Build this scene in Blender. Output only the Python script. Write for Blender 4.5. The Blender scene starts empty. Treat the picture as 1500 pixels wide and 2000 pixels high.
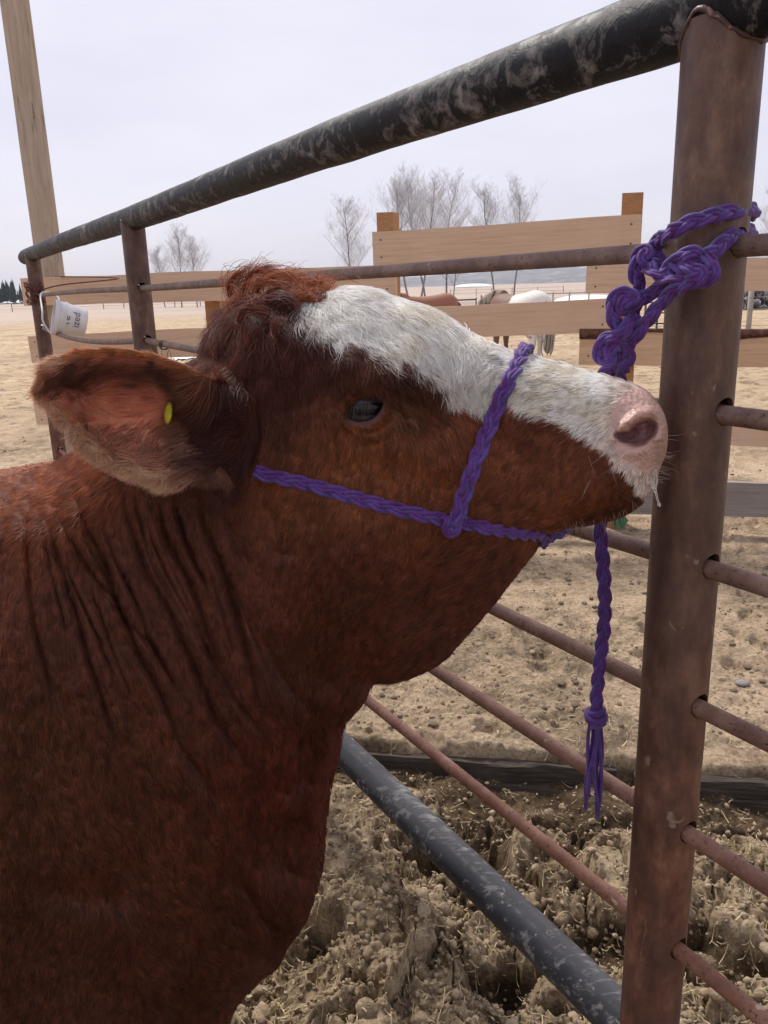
import bpy, bmesh, math, random
import numpy as np
from mathutils import Vector, Matrix

S = bpy.context.scene
COL = S.collection
# ---------------------------------------------------------------- camera
FOC, CH = 1560.0, 1.35
PITCH, ROLL = math.radians(15.4), math.radians(1.68)
Fv = np.array([0, math.cos(PITCH), -math.sin(PITCH)])
_U0 = np.array([0, math.sin(PITCH), math.cos(PITCH)]); _R0 = np.array([1., 0, 0])
Rv = _R0*math.cos(ROLL)-_U0*math.sin(ROLL)
Uv = _U0*math.cos(ROLL)+_R0*math.sin(ROLL)
Cv = np.array([0, 0, CH])
cd = bpy.data.cameras.new('camera'); cam = bpy.data.objects.new('camera', cd); COL.objects.link(cam)
cd.sensor_fit = 'VERTICAL'; cd.sensor_height = 32.0; cd.lens = 32.0*FOC/2000.0
cd.clip_start = 0.02; cd.clip_end = 20000
m = Matrix(((Rv[0], Uv[0], -Fv[0], 0), (Rv[1], Uv[1], -Fv[1], 0), (Rv[2], Uv[2], -Fv[2], CH), (0, 0, 0, 1)))
cam.matrix_world = m
S.camera = cam
S.view_settings.view_transform = 'Standard'; S.view_settings.look = 'None'
S.view_settings.gamma = 1.0; S.view_settings.exposure = 0.46
S.render.film_transparent = False
# ---------------------------------------------------------------- sky and sun
SUN_EL, SUN_AZ = math.radians(52), math.radians(-28)      # azimuth from +Y, negative = to the left, so the sun stands behind the cow
w = bpy.data.worlds.new("World"); S.world = w; w.use_nodes = True
nt = w.node_tree; nt.nodes.clear()
out = nt.nodes.new('ShaderNodeOutputWorld'); bg = nt.nodes.new('ShaderNodeBackground')
sky = nt.nodes.new('ShaderNodeTexSky'); sky.sky_type = 'NISHITA'; sky.sun_disc = False
sky.sun_elevation = SUN_EL; sky.sun_rotation = SUN_AZ; sky.dust_density = 3.0
tc = nt.nodes.new('ShaderNodeTexCoord')
mp = nt.nodes.new('ShaderNodeMapping'); mp.inputs['Scale'].default_value = (1.0, 1.0, 4.0)
nz = nt.nodes.new('ShaderNodeTexNoise'); nz.inputs['Scale'].default_value = 2.2; nz.inputs['Detail'].default_value = 6; nz.inputs['Roughness'].default_value = .55
cr = nt.nodes.new('ShaderNodeValToRGB')
cr.color_ramp.elements[0].position = .35; cr.color_ramp.elements[0].color = (5.7, 5.7, 6.75, 1)
cr.color_ramp.elements[1].position = .72; cr.color_ramp.elements[1].color = (6.75, 6.6, 7.45, 1)
# clearer, bluer air low over the horizon, cloud sheet above
sx = nt.nodes.new('ShaderNodeSeparateXYZ'); mr = nt.nodes.new('ShaderNodeMapRange')
mr.inputs['From Min'].default_value = -0.02; mr.inputs['From Max'].default_value = .16
mr.inputs['To Min'].default_value = .70; mr.inputs['To Max'].default_value = .95
mix = nt.nodes.new('ShaderNodeMixRGB')
L = nt.links.new
L(tc.outputs['Generated'], mp.inputs[0]); L(mp.outputs[0], nz.inputs[0]); L(nz.outputs[0], cr.inputs[0])
L(tc.outputs['Generated'], sx.inputs[0]); L(sx.outputs[2], mr.inputs[0]); L(mr.outputs[0], mix.inputs[0])
L(sky.outputs[0], mix.inputs[1]); L(cr.outputs[0], mix.inputs[2]); L(mix.outputs[0], bg.inputs[0])
bg.inputs[1].default_value = 0.1
L(bg.outputs[0], out.inputs[0])
sl = bpy.data.lights.new('sun', 'SUN'); sun = bpy.data.objects.new('sun', sl); COL.objects.link(sun)
sl.energy = 2.8; sl.angle = math.radians(8); sl.color = (1, .95, .88)
sd = Vector((math.sin(SUN_AZ)*math.cos(SUN_EL), math.cos(SUN_AZ)*math.cos(SUN_EL), math.sin(SUN_EL)))
sun.rotation_euler = sd.to_track_quat('Z', 'Y').to_euler()
sun.location = (0, 0, 8)

# ---------------------------------------------------------------- helpers
def ray(px, py):
    px = np.asarray(px, float)[..., None]; py = np.asarray(py, float)[..., None]
    return Fv+(px-750)/FOC*Rv+(1000-py)/FOC*Uv
def at_z(px, py, z):
    d = ray(px, py); return Cv+d*((z-CH)/d[..., 2:3])
def at_y(px, py, y):
    d = ray(px, py); return Cv+d*(y/d[..., 1:2])
def at_t(px, py, t):
    return Cv+ray(px, py)*np.asarray(t, float)[..., None]
def project(P):
    d = np.asarray(P)-Cv; z = d@Fv
    return 750+FOC*(d@Rv)/z, 1000-FOC*(d@Uv)/z
def unit(v): return v/np.maximum(np.linalg.norm(v, axis=-1, keepdims=True), 1e-12)

def hash_(ix, iy, iz, seed):
    n = (ix.astype(np.int64)*374761393+iy.astype(np.int64)*668265263+iz.astype(np.int64)*2147483647+seed*974634777) & 0xffffffff
    n = ((n ^ (n >> 13))*1274126177) & 0xffffffff
    n = ((n ^ (n >> 16))*2246822519) & 0xffffffff
    n = n ^ (n >> 15)
    return (n & 0xffffff)/float(0x1000000)
def vnoise(x, y, z=None, seed=0):
    x = np.asarray(x, float); y = np.asarray(y, float)
    x0 = np.floor(x); y0 = np.floor(y); fx = x-x0; fy = y-y0
    fx = fx*fx*(3-2*fx); fy = fy*fy*(3-2*fy)
    if z is None:
        zz = np.zeros_like(x)
        a = hash_(x0, y0, zz, seed); b = hash_(x0+1, y0, zz, seed); c = hash_(x0, y0+1, zz, seed); d = hash_(x0+1, y0+1, zz, seed)
        return (a*(1-fx)+b*fx)*(1-fy)+(c*(1-fx)+d*fx)*fy
    z = np.asarray(z, float); z0 = np.floor(z); fz = z-z0; fz = fz*fz*(3-2*fz)
    r = []
    for k in (0, 1):
        a = hash_(x0, y0, z0+k, seed); b = hash_(x0+1, y0, z0+k, seed); c = hash_(x0, y0+1, z0+k, seed); d = hash_(x0+1, y0+1, z0+k, seed)
        r.append((a*(1-fx)+b*fx)*(1-fy)+(c*(1-fx)+d*fx)*fy)
    return r[0]*(1-fz)+r[1]*fz
def fbm(x, y, z=None, o=4, seed=0, rough=.5):
    s = 0; a = 1; t = 0
    for k in range(o):
        s = s+a*vnoise(x*2**k+17.3*k, y*2**k-9.1*k, None if z is None else z*2**k, seed+k); t += a; a *= rough
    return s/t
def worley(x, y, seed=0):
    x0 = np.floor(x); y0 = np.floor(y); d1 = np.full(x.shape, 9.); d2 = np.full(x.shape, 9.); idd = np.zeros(x.shape)
    z = np.zeros_like(x)
    for i in (-1, 0, 1):
        for j in (-1, 0, 1):
            cx = x0+i; cy = y0+j
            px = cx+hash_(cx, cy, z, seed); py = cy+hash_(cx, cy, z, seed+5)
            d = np.hypot(px-x, py-y); h = hash_(cx, cy, z, seed+9)
            n = d < d1
            d2 = np.where(n, d1, np.minimum(d2, d)); idd = np.where(n, h, idd); d1 = np.where(n, d, d1)
    return d1, d2, idd
def chunks(x, y, seed):
    """cells as broken flat-topped pieces, each tipped its own way: 0..1 height"""
    x0 = np.floor(x); y0 = np.floor(y); d1 = np.full(x.shape, 9.); d2 = d1.copy(); h = np.zeros(x.shape); z = np.zeros_like(x)
    for i in (-1, 0, 1):
        for j in (-1, 0, 1):
            cx = x0+i; cy = y0+j; dx = x-cx-hash_(cx, cy, z, seed); dy = y-cy-hash_(cx, cy, z, seed+5); d = np.maximum(np.hypot(dx, dy), .9*(np.abs(dx)+np.abs(dy))*.9)
            v = hash_(cx, cy, z, seed+9)+(hash_(cx, cy, z, seed+11)-.5)*1.5*dx+(hash_(cx, cy, z, seed+12)-.5)*1.5*dy
            n = d < d1; d2 = np.where(n, d1, np.minimum(d2, d)); h = np.where(n, v, h); d1 = np.where(n, d, d1)
    return h, d2-d1
def sstep(a, b, x):
    t = np.clip((x-a)/(b-a), 0, 1); return t*t*(3-2*t)
def seg_dist(px, py, poly, closed=False):
    """distance to a polyline and the 0..1 place along it"""
    P = np.asarray(poly, float)
    if closed: P = np.vstack([P, P[:1]])
    best = np.full(px.shape, 1e9); tt = np.zeros(px.shape)
    Ls = np.r_[0, np.cumsum(np.hypot(*np.diff(P, axis=0).T))]
    for i in range(len(P)-1):
        ax, ay = P[i]; bx, by = P[i+1]; dx = bx-ax; dy = by-ay; q = max(dx*dx+dy*dy, 1e-9)
        t = np.clip(((px-ax)*dx+(py-ay)*dy)/q, 0, 1)
        d = np.hypot(px-ax-t*dx, py-ay-t*dy); n = d < best
        best = np.where(n, d, best); tt = np.where(n, (Ls[i]+t*(Ls[i+1]-Ls[i]))/Ls[-1], tt)
    return best, tt
def inside(px, py, poly):
    P = np.asarray(poly, float); r = np.zeros(px.shape, bool); n = len(P)
    for i in range(n):
        x1, y1 = P[i]; x2, y2 = P[(i+1) % n]
        if y1 == y2: continue
        c = ((y1 > py) != (y2 > py)) & (px < (x2-x1)*(py-y1)/(y2-y1)+x1)
        r ^= c
    return r
def smooth_closed(poly, n=8, it=2):
    P = np.asarray(poly, float)
    out_ = []
    N = len(P)
    for i in range(N):
        p0, p1, p2, p3 = P[(i-1) % N], P[i], P[(i+1) % N], P[(i+2) % N]
        for k in range(n):
            t = k/n
            out_.append(.5*((2*p1)+(-p0+p2)*t+(2*p0-5*p1+4*p2-p3)*t*t+(-p0+3*p1-3*p2+p3)*t**3))
    return np.array(out_)
def catmull(P, n=10):
    P = np.asarray(P, float); Q = np.vstack([2*P[0]-P[1], P, 2*P[-1]-P[-2]]); o = []
    for i in range(1, len(Q)-2):
        p0, p1, p2, p3 = Q[i-1:i+3]
        for k in range(n):
            t = k/n
            o.append(.5*((2*p1)+(-p0+p2)*t+(2*p0-5*p1+4*p2-p3)*t*t+(-p0+3*p1-3*p2+p3)*t**3))
    o.append(P[-1]); return np.array(o)
def resample(P, step):
    P = np.asarray(P, float); L_ = np.r_[0, np.cumsum(np.linalg.norm(np.diff(P, axis=0), axis=1))]
    n = max(2, int(L_[-1]/step)+1); s = np.linspace(0, L_[-1], n)
    return np.stack([np.interp(s, L_, P[:, k]) for k in range(P.shape[1])], 1), s
def shepard(px, py, pts, sig):
    """smooth field through scattered values: pts rows are x, y, v1, v2 ..."""
    pts = np.asarray(pts, float); nv = pts.shape[1]-2
    num = [0]*nv; den = 0
    for r in pts:
        d2 = ((px-r[0])**2+(py-r[1])**2)/sig**2
        wgt = np.exp(-d2*.5)+1e-4/(1+d2)**2
        den = den+wgt
        for k in range(nv): num[k] = num[k]+wgt*r[2+k]
    return [q/den for q in num]

# ---- object bookkeeping
def tag(o, label=None, cat=None, group=None, kind=None):
    if label: o['label'] = label
    if cat: o['category'] = cat
    if group: o['group'] = group
    if kind: o['kind'] = kind
    return o
def empty(name, loc=(0, 0, 0), rz=0):
    o = bpy.data.objects.new(name, None); COL.objects.link(o); o.location = Vector([float(c) for c in loc]); o.rotation_euler.z = rz
    o.empty_display_size = .1
    return o
def link(name, data, parent=None, local=False):
    o = bpy.data.objects.new(name, data); COL.objects.link(o)
    if parent is not None:
        o.parent = parent
        if not local:
            bpy.context.view_layer.update()
            o.matrix_parent_inverse = parent.matrix_world.inverted()
    return o
def mesh_obj(name, V, F, mat=None, parent=None, smooth=True, attrs=None, local=False, sharp=None):
    V = np.asarray(V, np.float32); me = bpy.data.meshes.new(name)
    if isinstance(F, np.ndarray) and F.ndim == 2 and F.shape[1] in (3, 4):
        me.vertices.add(len(V)); me.vertices.foreach_set('co', V.ravel())
        me.loops.add(F.size); me.polygons.add(len(F))
        me.loops.foreach_set('vertex_index', F.astype(np.int32).ravel())
        me.polygons.foreach_set('loop_start', np.arange(0, F.size, F.shape[1], dtype=np.int32))
        me.update(calc_edges=True)
        me.validate()
    else:
        me.from_pydata(V.tolist(), [], [list(map(int, f)) for f in F]); me.update()
    if smooth: me.polygons.foreach_set('use_smooth', np.ones(len(me.polygons), bool))
    if sharp: me.set_sharp_from_angle(angle=math.radians(sharp))
    for k, a in (attrs or {}).items():
        a = np.asarray(a, np.float32)
        if a.ndim == 1:
            t = me.attributes.new(k, 'FLOAT', 'POINT'); t.data.foreach_set('value', a)
        else:
            t = me.attributes.new(k, 'FLOAT_COLOR', 'POINT')
            if a.shape[1] == 3: a = np.c_[a, np.ones(len(a), np.float32)]
            t.data.foreach_set('color', a.ravel())
    if mat: me.materials.append(mat)
    return link(name, me, parent, local)
class MB:
    """collects shapes that become ONE mesh"""
    def __init__(s): s.V = []; s.F = []; s.n = 0; s.A = []
    def add(s, V, F, a=0.):
        V = np.asarray(V, float)
        s.V.append(V); s.F += [[int(i)+s.n for i in f] for f in F]; s.n += len(V)
        s.A.append(np.broadcast_to(np.asarray(a, float), (len(V),)))
    def build(s, name, mat=None, parent=None, smooth=False, local=False, sharp=None, attr=None):
        at_ = {attr: np.concatenate(s.A)} if attr else None
        return mesh_obj(name, np.vstack(s.V), s.F, mat, parent, smooth, at_, local, sharp)
    def box(s, c, size, ax=None, jitter=0, a=0.):
        h = np.array(size)/2; V = np.array([[x, y, z] for x in (-1, 1) for y in (-1, 1) for z in (-1, 1)])*h
        if jitter: V = V+np.random.RandomState(s.n+3).uniform(-jitter, jitter, V.shape)
        if ax is not None: V = V@np.array(ax)
        s.add(V+np.array(c), [(0, 1, 3, 2), (4, 6, 7, 5), (0, 4, 5, 1), (2, 3, 7, 6), (0, 2, 6, 4), (1, 5, 7, 3)], a)
    def tube(s, P, r, n=10, cap=True, a=0.):
        V, F = tube(P, r, n, cap); s.add(V, F, a)
def frames(P):
    P = np.asarray(P, float); T = np.gradient(P, axis=0); T = unit(T)
    N = np.zeros_like(T); ref = np.array([0, 0, 1.]) if abs(T[0][2]) < .9 else np.array([1., 0, 0])
    N[0] = unit(np.cross(np.cross(T[0], ref), T[0]))
    for i in range(1, len(P)):
        v = N[i-1]-T[i]*np.dot(N[i-1], T[i]); N[i] = unit(v)
    return T, N, np.cross(T, N)
def tube(P, r, n=10, cap=True):
    P = np.asarray(P, float); T, N, B = frames(P); r = np.broadcast_to(np.asarray(r, float), (len(P),))
    a = np.linspace(0, 2*np.pi, n, endpoint=False)
    V = P[:, None]+r[:, None, None]*(np.cos(a)[None, :, None]*N[:, None]+np.sin(a)[None, :, None]*B[:, None])
    V = V.reshape(-1, 3); F = []
    for i in range(len(P)-1):
        for j in range(n):
            k = (j+1) % n; F.append((i*n+j, i*n+k, (i+1)*n+k, (i+1)*n+j))
    if cap: F.append(tuple(range(n-1, -1, -1))); F.append(tuple((len(P)-1)*n+j for j in range(n)))
    return V, F
def curves_obj(name, P, R, colr, mat, parent=None):
    """P (N,K,3) strands, R (N,K) radii, colr (N,3)"""
    N, K, _ = P.shape
    hc = bpy.data.hair_curves.new(name); hc.add_curves([K]*N)
    hc.attributes['position'].data.foreach_set('vector', P.astype(np.float32).ravel())
    ra = hc.attributes.get('radius') or hc.attributes.new('radius', 'FLOAT', 'POINT')
    ra.data.foreach_set('value', R.astype(np.float32).ravel())
    ca = hc.attributes.new('hcol', 'FLOAT_COLOR', 'CURVE')
    ca.data.foreach_set('color', np.c_[colr, np.ones(N)].astype(np.float32).ravel())
    hc.materials.append(mat)
    return link(name, hc, parent)

# ---- materials
class NT:
    def __init__(s, name):
        s.m = bpy.data.materials.new(name); s.m.use_nodes = True; s.t = s.m.node_tree
        s.b = s.t.nodes['Principled BSDF']; s.o = s.t.nodes['Material Output']
    def n(s, kind, **kw):
        x = s.t.nodes.new('ShaderNode'+kind)
        for k, v in kw.items():
            if k in x.inputs.keys() if isinstance(k, str) else False: x.inputs[k].default_value = v
            else: setattr(x, k, v)
        return x
    def l(s, a, b): s.t.links.new(a, b)
    def coord(s, kind='Object', scale=(1, 1, 1)):
        c = s.n('TexCoord'); mpp = s.n('Mapping'); mpp.inputs['Scale'].default_value = scale
        s.l(c.outputs[kind], mpp.inputs[0]); return mpp.outputs[0]
    def noise(s, vec, scale, detail=4, rough=.55, dist=0):
        x = s.n('TexNoise'); x.inputs['Scale'].default_value = scale; x.inputs['Detail'].default_value = detail
        x.inputs['Roughness'].default_value = rough; x.inputs['Distortion'].default_value = dist
        if vec is not None: s.l(vec, x.inputs[0])
        return x.outputs[0]
    def ramp(s, fac, stops, const=False):
        x = s.n('ValToRGB'); e = x.color_ramp.elements
        if const: x.color_ramp.interpolation = 'CONSTANT'
        while len(e) < len(stops): e.new(.5)
        for i, (p_, c) in enumerate(stops):
            e[i].position = p_; e[i].color = (*c, 1) if len(c) == 3 else c
        s.l(fac, x.inputs[0]); return x.outputs[0]
    def mix(s, fac, a, b, mode='MIX'):
        x = s.n('MixRGB'); x.blend_type = mode
        for i, v in enumerate((fac, a, b)):
            if isinstance(v, (int, float)): x.inputs[i].default_value = v
            elif isinstance(v, tuple): x.inputs[i].default_value = (*v, 1)
            else: s.l(v, x.inputs[i])
        return x.outputs[0]
    def math(s, op, a, b=0):
        x = s.n('Math'); x.operation = op
        for i, v in enumerate((a, b)):
            if isinstance(v, (int, float)): x.inputs[i].default_value = v
            else: s.l(v, x.inputs[i])
        return x.outputs[0]
    def attr(s, name): 
        x = s.n('Attribute'); x.attribute_name = name; return x
    def bump(s, h, strength=.3, dist=.01, prev=None):
        x = s.n('Bump'); x.inputs['Strength'].default_value = strength; x.inputs['Distance'].default_value = dist
        s.l(h, x.inputs['Height'])
        if prev is not None: s.l(prev, x.inputs['Normal'])
        s.l(x.outputs[0], s.b.inputs['Normal']); return x.outputs[0]
    def base(s, c, rough=.6, metal=0., spec=None):
        if isinstance(c, tuple): s.b.inputs['Base Color'].default_value = (*c, 1)
        else: s.l(c, s.b.inputs['Base Color'])
        if isinstance(rough, (int, float)): s.b.inputs['Roughness'].default_value = rough
        else: s.l(rough, s.b.inputs['Roughness'])
        s.b.inputs['Metallic'].default_value = metal
        if spec is not None: s.b.inputs['Specular IOR Level'].default_value = spec
        return s.m
def srgb(r, g, b):
    f = lambda c: (c/255/12.92) if c/255 <= .04045 else ((c/255+.055)/1.055)**2.4
    return (f(r), f(g), f(b))
def plain(name, c, rough=.6, metal=0., spec=None):
    return NT(name).base(c, rough, metal, spec)

# ================================================================ GROUND
EDGE_A = at_z(640, 1440, 0.0); EDGE_B = at_z(1500, 1492, 0.0)       # the buried timber that holds back the raised yard
EDIR = unit((EDGE_B-EDGE_A)[:2]); ENOR = np.array([-EDIR[1], EDIR[0]])
def yard_h(x, y):
    r = np.hypot(x, y); fade = np.exp(-np.maximum(r-4, 0)/6)
    wx = fbm(x*3, y*3, o=3, seed=40)-.5; wy = fbm(x*3, y*3, o=3, seed=50)-.5
    d1, d2, _ = worley(x*5.5+wx*1.3, y*5.5+wy*1.3, 3)
    prints = sstep(.32, .12, d1)*sstep(.45, .6, fbm(x*1.1, y*1.1, o=2, seed=7))
    h = (fbm(x*.9, y*.9, o=4, seed=11)-.5)*.07+(fbm(x*7, y*7, o=5, seed=12, rough=.6)-.5)*.040-prints*.035
    h = h+sstep(.60, .70, fbm(x*22, y*22, o=3, seed=13))*.008*fade
    return h+sstep(.72, .80, fbm(x*45, y*45, o=2, seed=19))*.007*fade
def mud_h(x, y, e):
    wx = fbm(x*3, y*3, o=3, seed=40)-.5; wy = fbm(x*3, y*3, o=3, seed=50)-.5
    fx_ = fbm(x*24, y*24, o=3, seed=61)-.5; fy_ = fbm(x*24, y*24, o=3, seed=62)-.5
    rough = sstep(.42, .56, fbm(x*1.6+.4, y*1.6+.2, o=3, seed=28))
    a = fbm(x*2.2+wx, y*2.2+wy, o=2, seed=21)
    rid = 1-np.abs(2*fbm(x*3.6+wx*2.2, y*3.6+wy*2.2, o=3, seed=22, rough=.5)-1)
    # torn clods, hand sized and thumb sized, broken at every angle
    wh, wg = chunks(x*6.0+wx*2.4+fx_*.5, y*6.0+wy*2.4+fy_*.5, 30)
    ch, cg = chunks(x*15+wx*4+fx_*1.3, y*15+wy*4+fy_*1.3, 33)
    uh, ug = chunks(x*36+wx*9+fx_*1.8, y*36+wy*9+fy_*1.8, 35)
    lump = (wh-.45)*.078*sstep(.0, .34, wg)
    lump2 = (ch-.4)*.022*sstep(0, .40, cg)*(.15+.85*rough)+(uh-.4)*.009*sstep(0, .4, ug)*(.2+.8*rough)
    hol_ = sstep(.36, .24, fbm(x*4.6, y*4.6, o=2, seed=29))*.105
    crack = np.exp(-(wg/.05)**2)*.030*(hash_(np.floor(x*2), np.floor(y*2), x*0, 4)*.6+.4)
    crk2 = np.exp(-((rid-.995)/.012)**2)*.02
    mud = (a-.5)*.14+(rid-.7)*.07+lump+lump2-hol_-crack-crk2+(fbm(x*26, y*26, o=4, seed=24, rough=.62)-.5)*.022*(.45+.55*rough)+(fbm(x*80, y*80, o=2, seed=26)-.5)*.012
    nr = sstep(-.34, -.10, e)
    return (mud-.02)*(1-.75*nr)-.085*nr
def ground_h(x, y):
    x = np.asarray(x, float); y = np.asarray(y, float); sh = x.shape; x = x.ravel(); y = y.ravel()
    e = (x-EDGE_A[0])*ENOR[0]+(y-EDGE_A[1])*ENOR[1]                # >0 beyond the timber
    r = np.hypot(x, y); front = 1-sstep(-.035, .0, e); h = np.zeros_like(x)
    m = (front > 0) & (r < 7); h[m] += mud_h(x[m], y[m], e[m])*front[m]
    m = ((front < 1) | (r >= 7)) & (r < 120); h[m] += yard_h(x[m], y[m])*np.where(r[m] >= 7, 1, 1-front[m])
    h = h*np.where(r > 20, np.exp(-np.maximum(r-20, 0)/30), 1)
    h = h+np.maximum(r-150, 0)*.0055+(fbm(x*.02, y*.02, o=2, seed=60)-.5)*sstep(20, 200, r)*.5
    h = h-.38*sstep(-.25, -.62, x)*sstep(2.1, 1.75, y)*sstep(.3, .65, y)*sstep(-3.4, -2.8, x)     # the trodden hollow the cow stands in
    return h.reshape(sh)
ang = np.r_[np.linspace(-180, -42, 46)[:-1], np.linspace(-42, 42, 760), np.linspace(42, 180, 46)[1:]]
rr = [.25]
while rr[-1] < 9000:
    r_ = rr[-1]; rr.append(r_*(1.02 if r_ < 1.1 else 1.0032 if r_ < 3.0 else 1.007 if r_ < 15 else 1.03))
rr = np.array(rr)
AA, RRr = np.meshgrid(np.radians(ang), rr)
GX = (np.sin(AA)*RRr).ravel(); GY = (np.cos(AA)*RRr).ravel()
GZ = ground_h(GX, GY)
na = len(ang); i0 = (np.arange(len(rr)-1)[:, None]*na+np.arange(na-1)[None]).ravel()
GF = np.stack([i0, i0+1, i0+na+1, i0+na], 1)
ge = (GX-EDGE_A[0])*ENOR[0]+(GY-EDGE_A[1])*ENOR[1]
gm = NT('yard_earth')
pos = gm.n('NewGeometry').outputs['Position']
n1 = gm.noise(pos, 1.3, 5, .6); n2 = gm.noise(pos, 9, 10, .72); n3 = gm.noise(pos, 90, 4, .7); n4 = gm.noise(pos, .035, 3, .5)
n5 = gm.noise(pos, 4.5, 6, .65, .6)
dirt = gm.ramp(gm.math('ADD', gm.math('MULTIPLY', n1, .5), gm.math('MULTIPLY', n2, .5)), [(.36, (.16, .115, .075)), (.455, (.35, .26, .17)), (.525, (.53, .40, .27)), (.65, (.68, .53, .37))])
n3 = gm.noise(pos, 70, 7, .78); fine = gm.ramp(n3, [(.36, (.30, .27, .25)), (.46, (.82, .80, .78)), (.56, (1.12, 1.1, 1.05)), (.68, (1.45, 1.42, 1.35))])
dirt = gm.mix(.8, dirt, fine, 'MULTIPLY')
damp = gm.ramp(n5, [(.30, (1, 1, 1)), (.44, (0, 0, 0))])
dampc = gm.mix(1.0, dirt, (.45, .42, .40), 'MULTIPLY')
frontA = gm.attr('front')
dirt2 = gm.mix(damp, dirt, dampc)
# dry straw-coloured pasture farther off
past = gm.ramp(gm.noise(pos, .5, 6, .7), [(.3, (.30, .215, .135)), (.5, (.47, .345, .215)), (.7, (.58, .44, .28))])
speck = gm.ramp(gm.noise(pos, 4.0, 5, .75), [(.0, (.25, .22, .2)), (.41, (.42, .37, .34)), (.48, (1, 1, 1))])
past = gm.mix(.75, past, speck, 'MULTIPLY')
farA = gm.attr('far')
cfield = gm.ramp(n4, [(.35, (.38, .30, .24)), (.6, (.45, .355, .29))])
c = gm.mix(farA.outputs['Fac'], dirt2, past)
c = gm.mix(gm.attr('field').outputs['Fac'], c, cfield)
mudc = gm.ramp(n2, [(.36, (.15, .107, .065)), (.45, (.34, .25, .155)), (.52, (.53, .40, .255)), (.64, (.72, .57, .39))])
mudc = gm.mix(.8, mudc, fine, 'MULTIPLY')
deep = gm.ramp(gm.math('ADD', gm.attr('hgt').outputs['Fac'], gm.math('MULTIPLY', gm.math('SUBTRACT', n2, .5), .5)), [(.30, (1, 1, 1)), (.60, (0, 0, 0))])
mudc = gm.mix(deep, mudc, gm.mix(1.0, mudc, (.30, .265, .23), 'MULTIPLY'))  # low mud darker: damp earth, with the shade of the hollows painted in
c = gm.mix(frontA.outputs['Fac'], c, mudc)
gm.base(c, gm.ramp(n5, [(.3, (.6, .6, .6)), (.5, (.95, .95, .95))]), spec=.25)
bb = gm.bump(gm.noise(pos, 38, 10, .8), 1., .022)
gm.bump(gm.noise(pos, 260, 3, .7), .5, .003, bb)
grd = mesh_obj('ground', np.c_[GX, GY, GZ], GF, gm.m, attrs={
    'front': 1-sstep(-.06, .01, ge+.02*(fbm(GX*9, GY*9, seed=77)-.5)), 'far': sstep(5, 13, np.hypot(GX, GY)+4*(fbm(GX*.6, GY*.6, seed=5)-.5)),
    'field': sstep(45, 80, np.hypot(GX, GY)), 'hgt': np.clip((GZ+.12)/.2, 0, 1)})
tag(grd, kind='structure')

def quat_ax(ax, up=np.array([0, 0, 1.])):
    x = unit(np.asarray(ax, float)); y = unit(np.cross(up, x)); z = np.cross(x, y); return np.array([x, y, z])

# loose crumbs of dried mud and bits of straw: nobody could count them
rs = np.random.RandomState(5)
def clod_mesh():
    bm = bmesh.new(); bmesh.ops.create_icosphere(bm, subdivisions=2, radius=1)
    V = np.array([v.co[:] for v in bm.verts]); F = [[v.index for v in f.verts] for f in bm.faces]; bm.free()
    return V, np.array(F)
cV, cF = clod_mesh()
CVs = []; CFs = []; CPs = []; nn = 0
for k in range(1100):
    if k < 380:
        while True:
            px_ = rs.uniform(380, 1560); py_ = rs.uniform(1440, 2060); p = at_z(px_, py_, -.03)
            if (p[0]-EDGE_A[0])*ENOR[0]+(p[1]-EDGE_A[1])*ENOR[1] < -.04: break
        sz = .004+.018*rs.rand()**3
    else:
        px_ = rs.uniform(700, 1560); py_ = rs.uniform(980, 1430); p = at_z(px_, py_, 0); sz = .003+.012*rs.rand()**3
    sc = sz*rs.uniform(.6, 1.2, 3); pl_ = unit(rs.normal(size=(9, 3))); V = cV*np.minimum(1, (rs.uniform(.55, .85, 9)/np.maximum(cV@pl_.T, .05)).min(1))[:, None]*(1+.5*(fbm(cV[:, 0]*2.4+k, cV[:, 1]*2.4, cV[:, 2]*2.4, 3, seed=2)-.5)[:, None])*sc
    CVs.append(V+np.array([p[0], p[1], sc[2]*.05])); CFs.append(cF+nn); nn += len(V); CPs.append(p[:2])
hh_ = ground_h(*np.array(CPs).T)
for V, h_ in zip(CVs, hh_): V[:, 2] += h_
cm = NT('dry_clod'); cpos = cm.n('NewGeometry').outputs['Position']
cm.base(cm.mix(.7, cm.ramp(cm.noise(cpos, 12, 6, .7), [(.35, (.20, .145, .09)), (.5, (.40, .30, .195)), (.66, (.62, .48, .33))]), cm.ramp(cm.noise(cpos, 120, 3), [(.3, (.5, .5, .5)), (.6, (1, 1, 1))]), 'MULTIPLY'), .95, spec=.2)
cm.bump(cm.noise(cpos, 120, 6, .7), 1., .006)
tag(mesh_obj('mud_crumbs', np.vstack(CVs), np.vstack(CFs), cm.m, smooth=True), 'loose crumbs and clods of dried mud strewn over the yard', 'mud', kind='stuff')
bm = bmesh.new(); bmesh.ops.create_icosphere(bm, subdivisions=1, radius=1); tV = np.array([v.co[:] for v in bm.verts]); tF = np.array([[v.index for v in f.verts] for f in bm.faces]); bm.free()
nc_ = 6000; px_ = rs.uniform(380, 1570, nc_); py_ = rs.uniform(1455, 2060, nc_); pp = at_z(px_, py_, -.02)
keep_ = (pp[:, 0]-EDGE_A[0])*ENOR[0]+(pp[:, 1]-EDGE_A[1])*ENOR[1] < -.05; pp = pp[keep_]; nc_ = len(pp)
sz = (.0018+.0062*rs.rand(nc_)**2.2)[:, None]*rs.uniform(.55, 1.3, (nc_, 3)); V = tV[None]*(1+rs.uniform(-.38, .38, (nc_, len(tV), 1)))*sz[:, None]
pp[:, 2] = ground_h(pp[:, 0], pp[:, 1])+sz[:, 2]*.4; V = V+pp[:, None]; F = tF[None]+(np.arange(nc_)*len(tV))[:, None, None]
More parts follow.
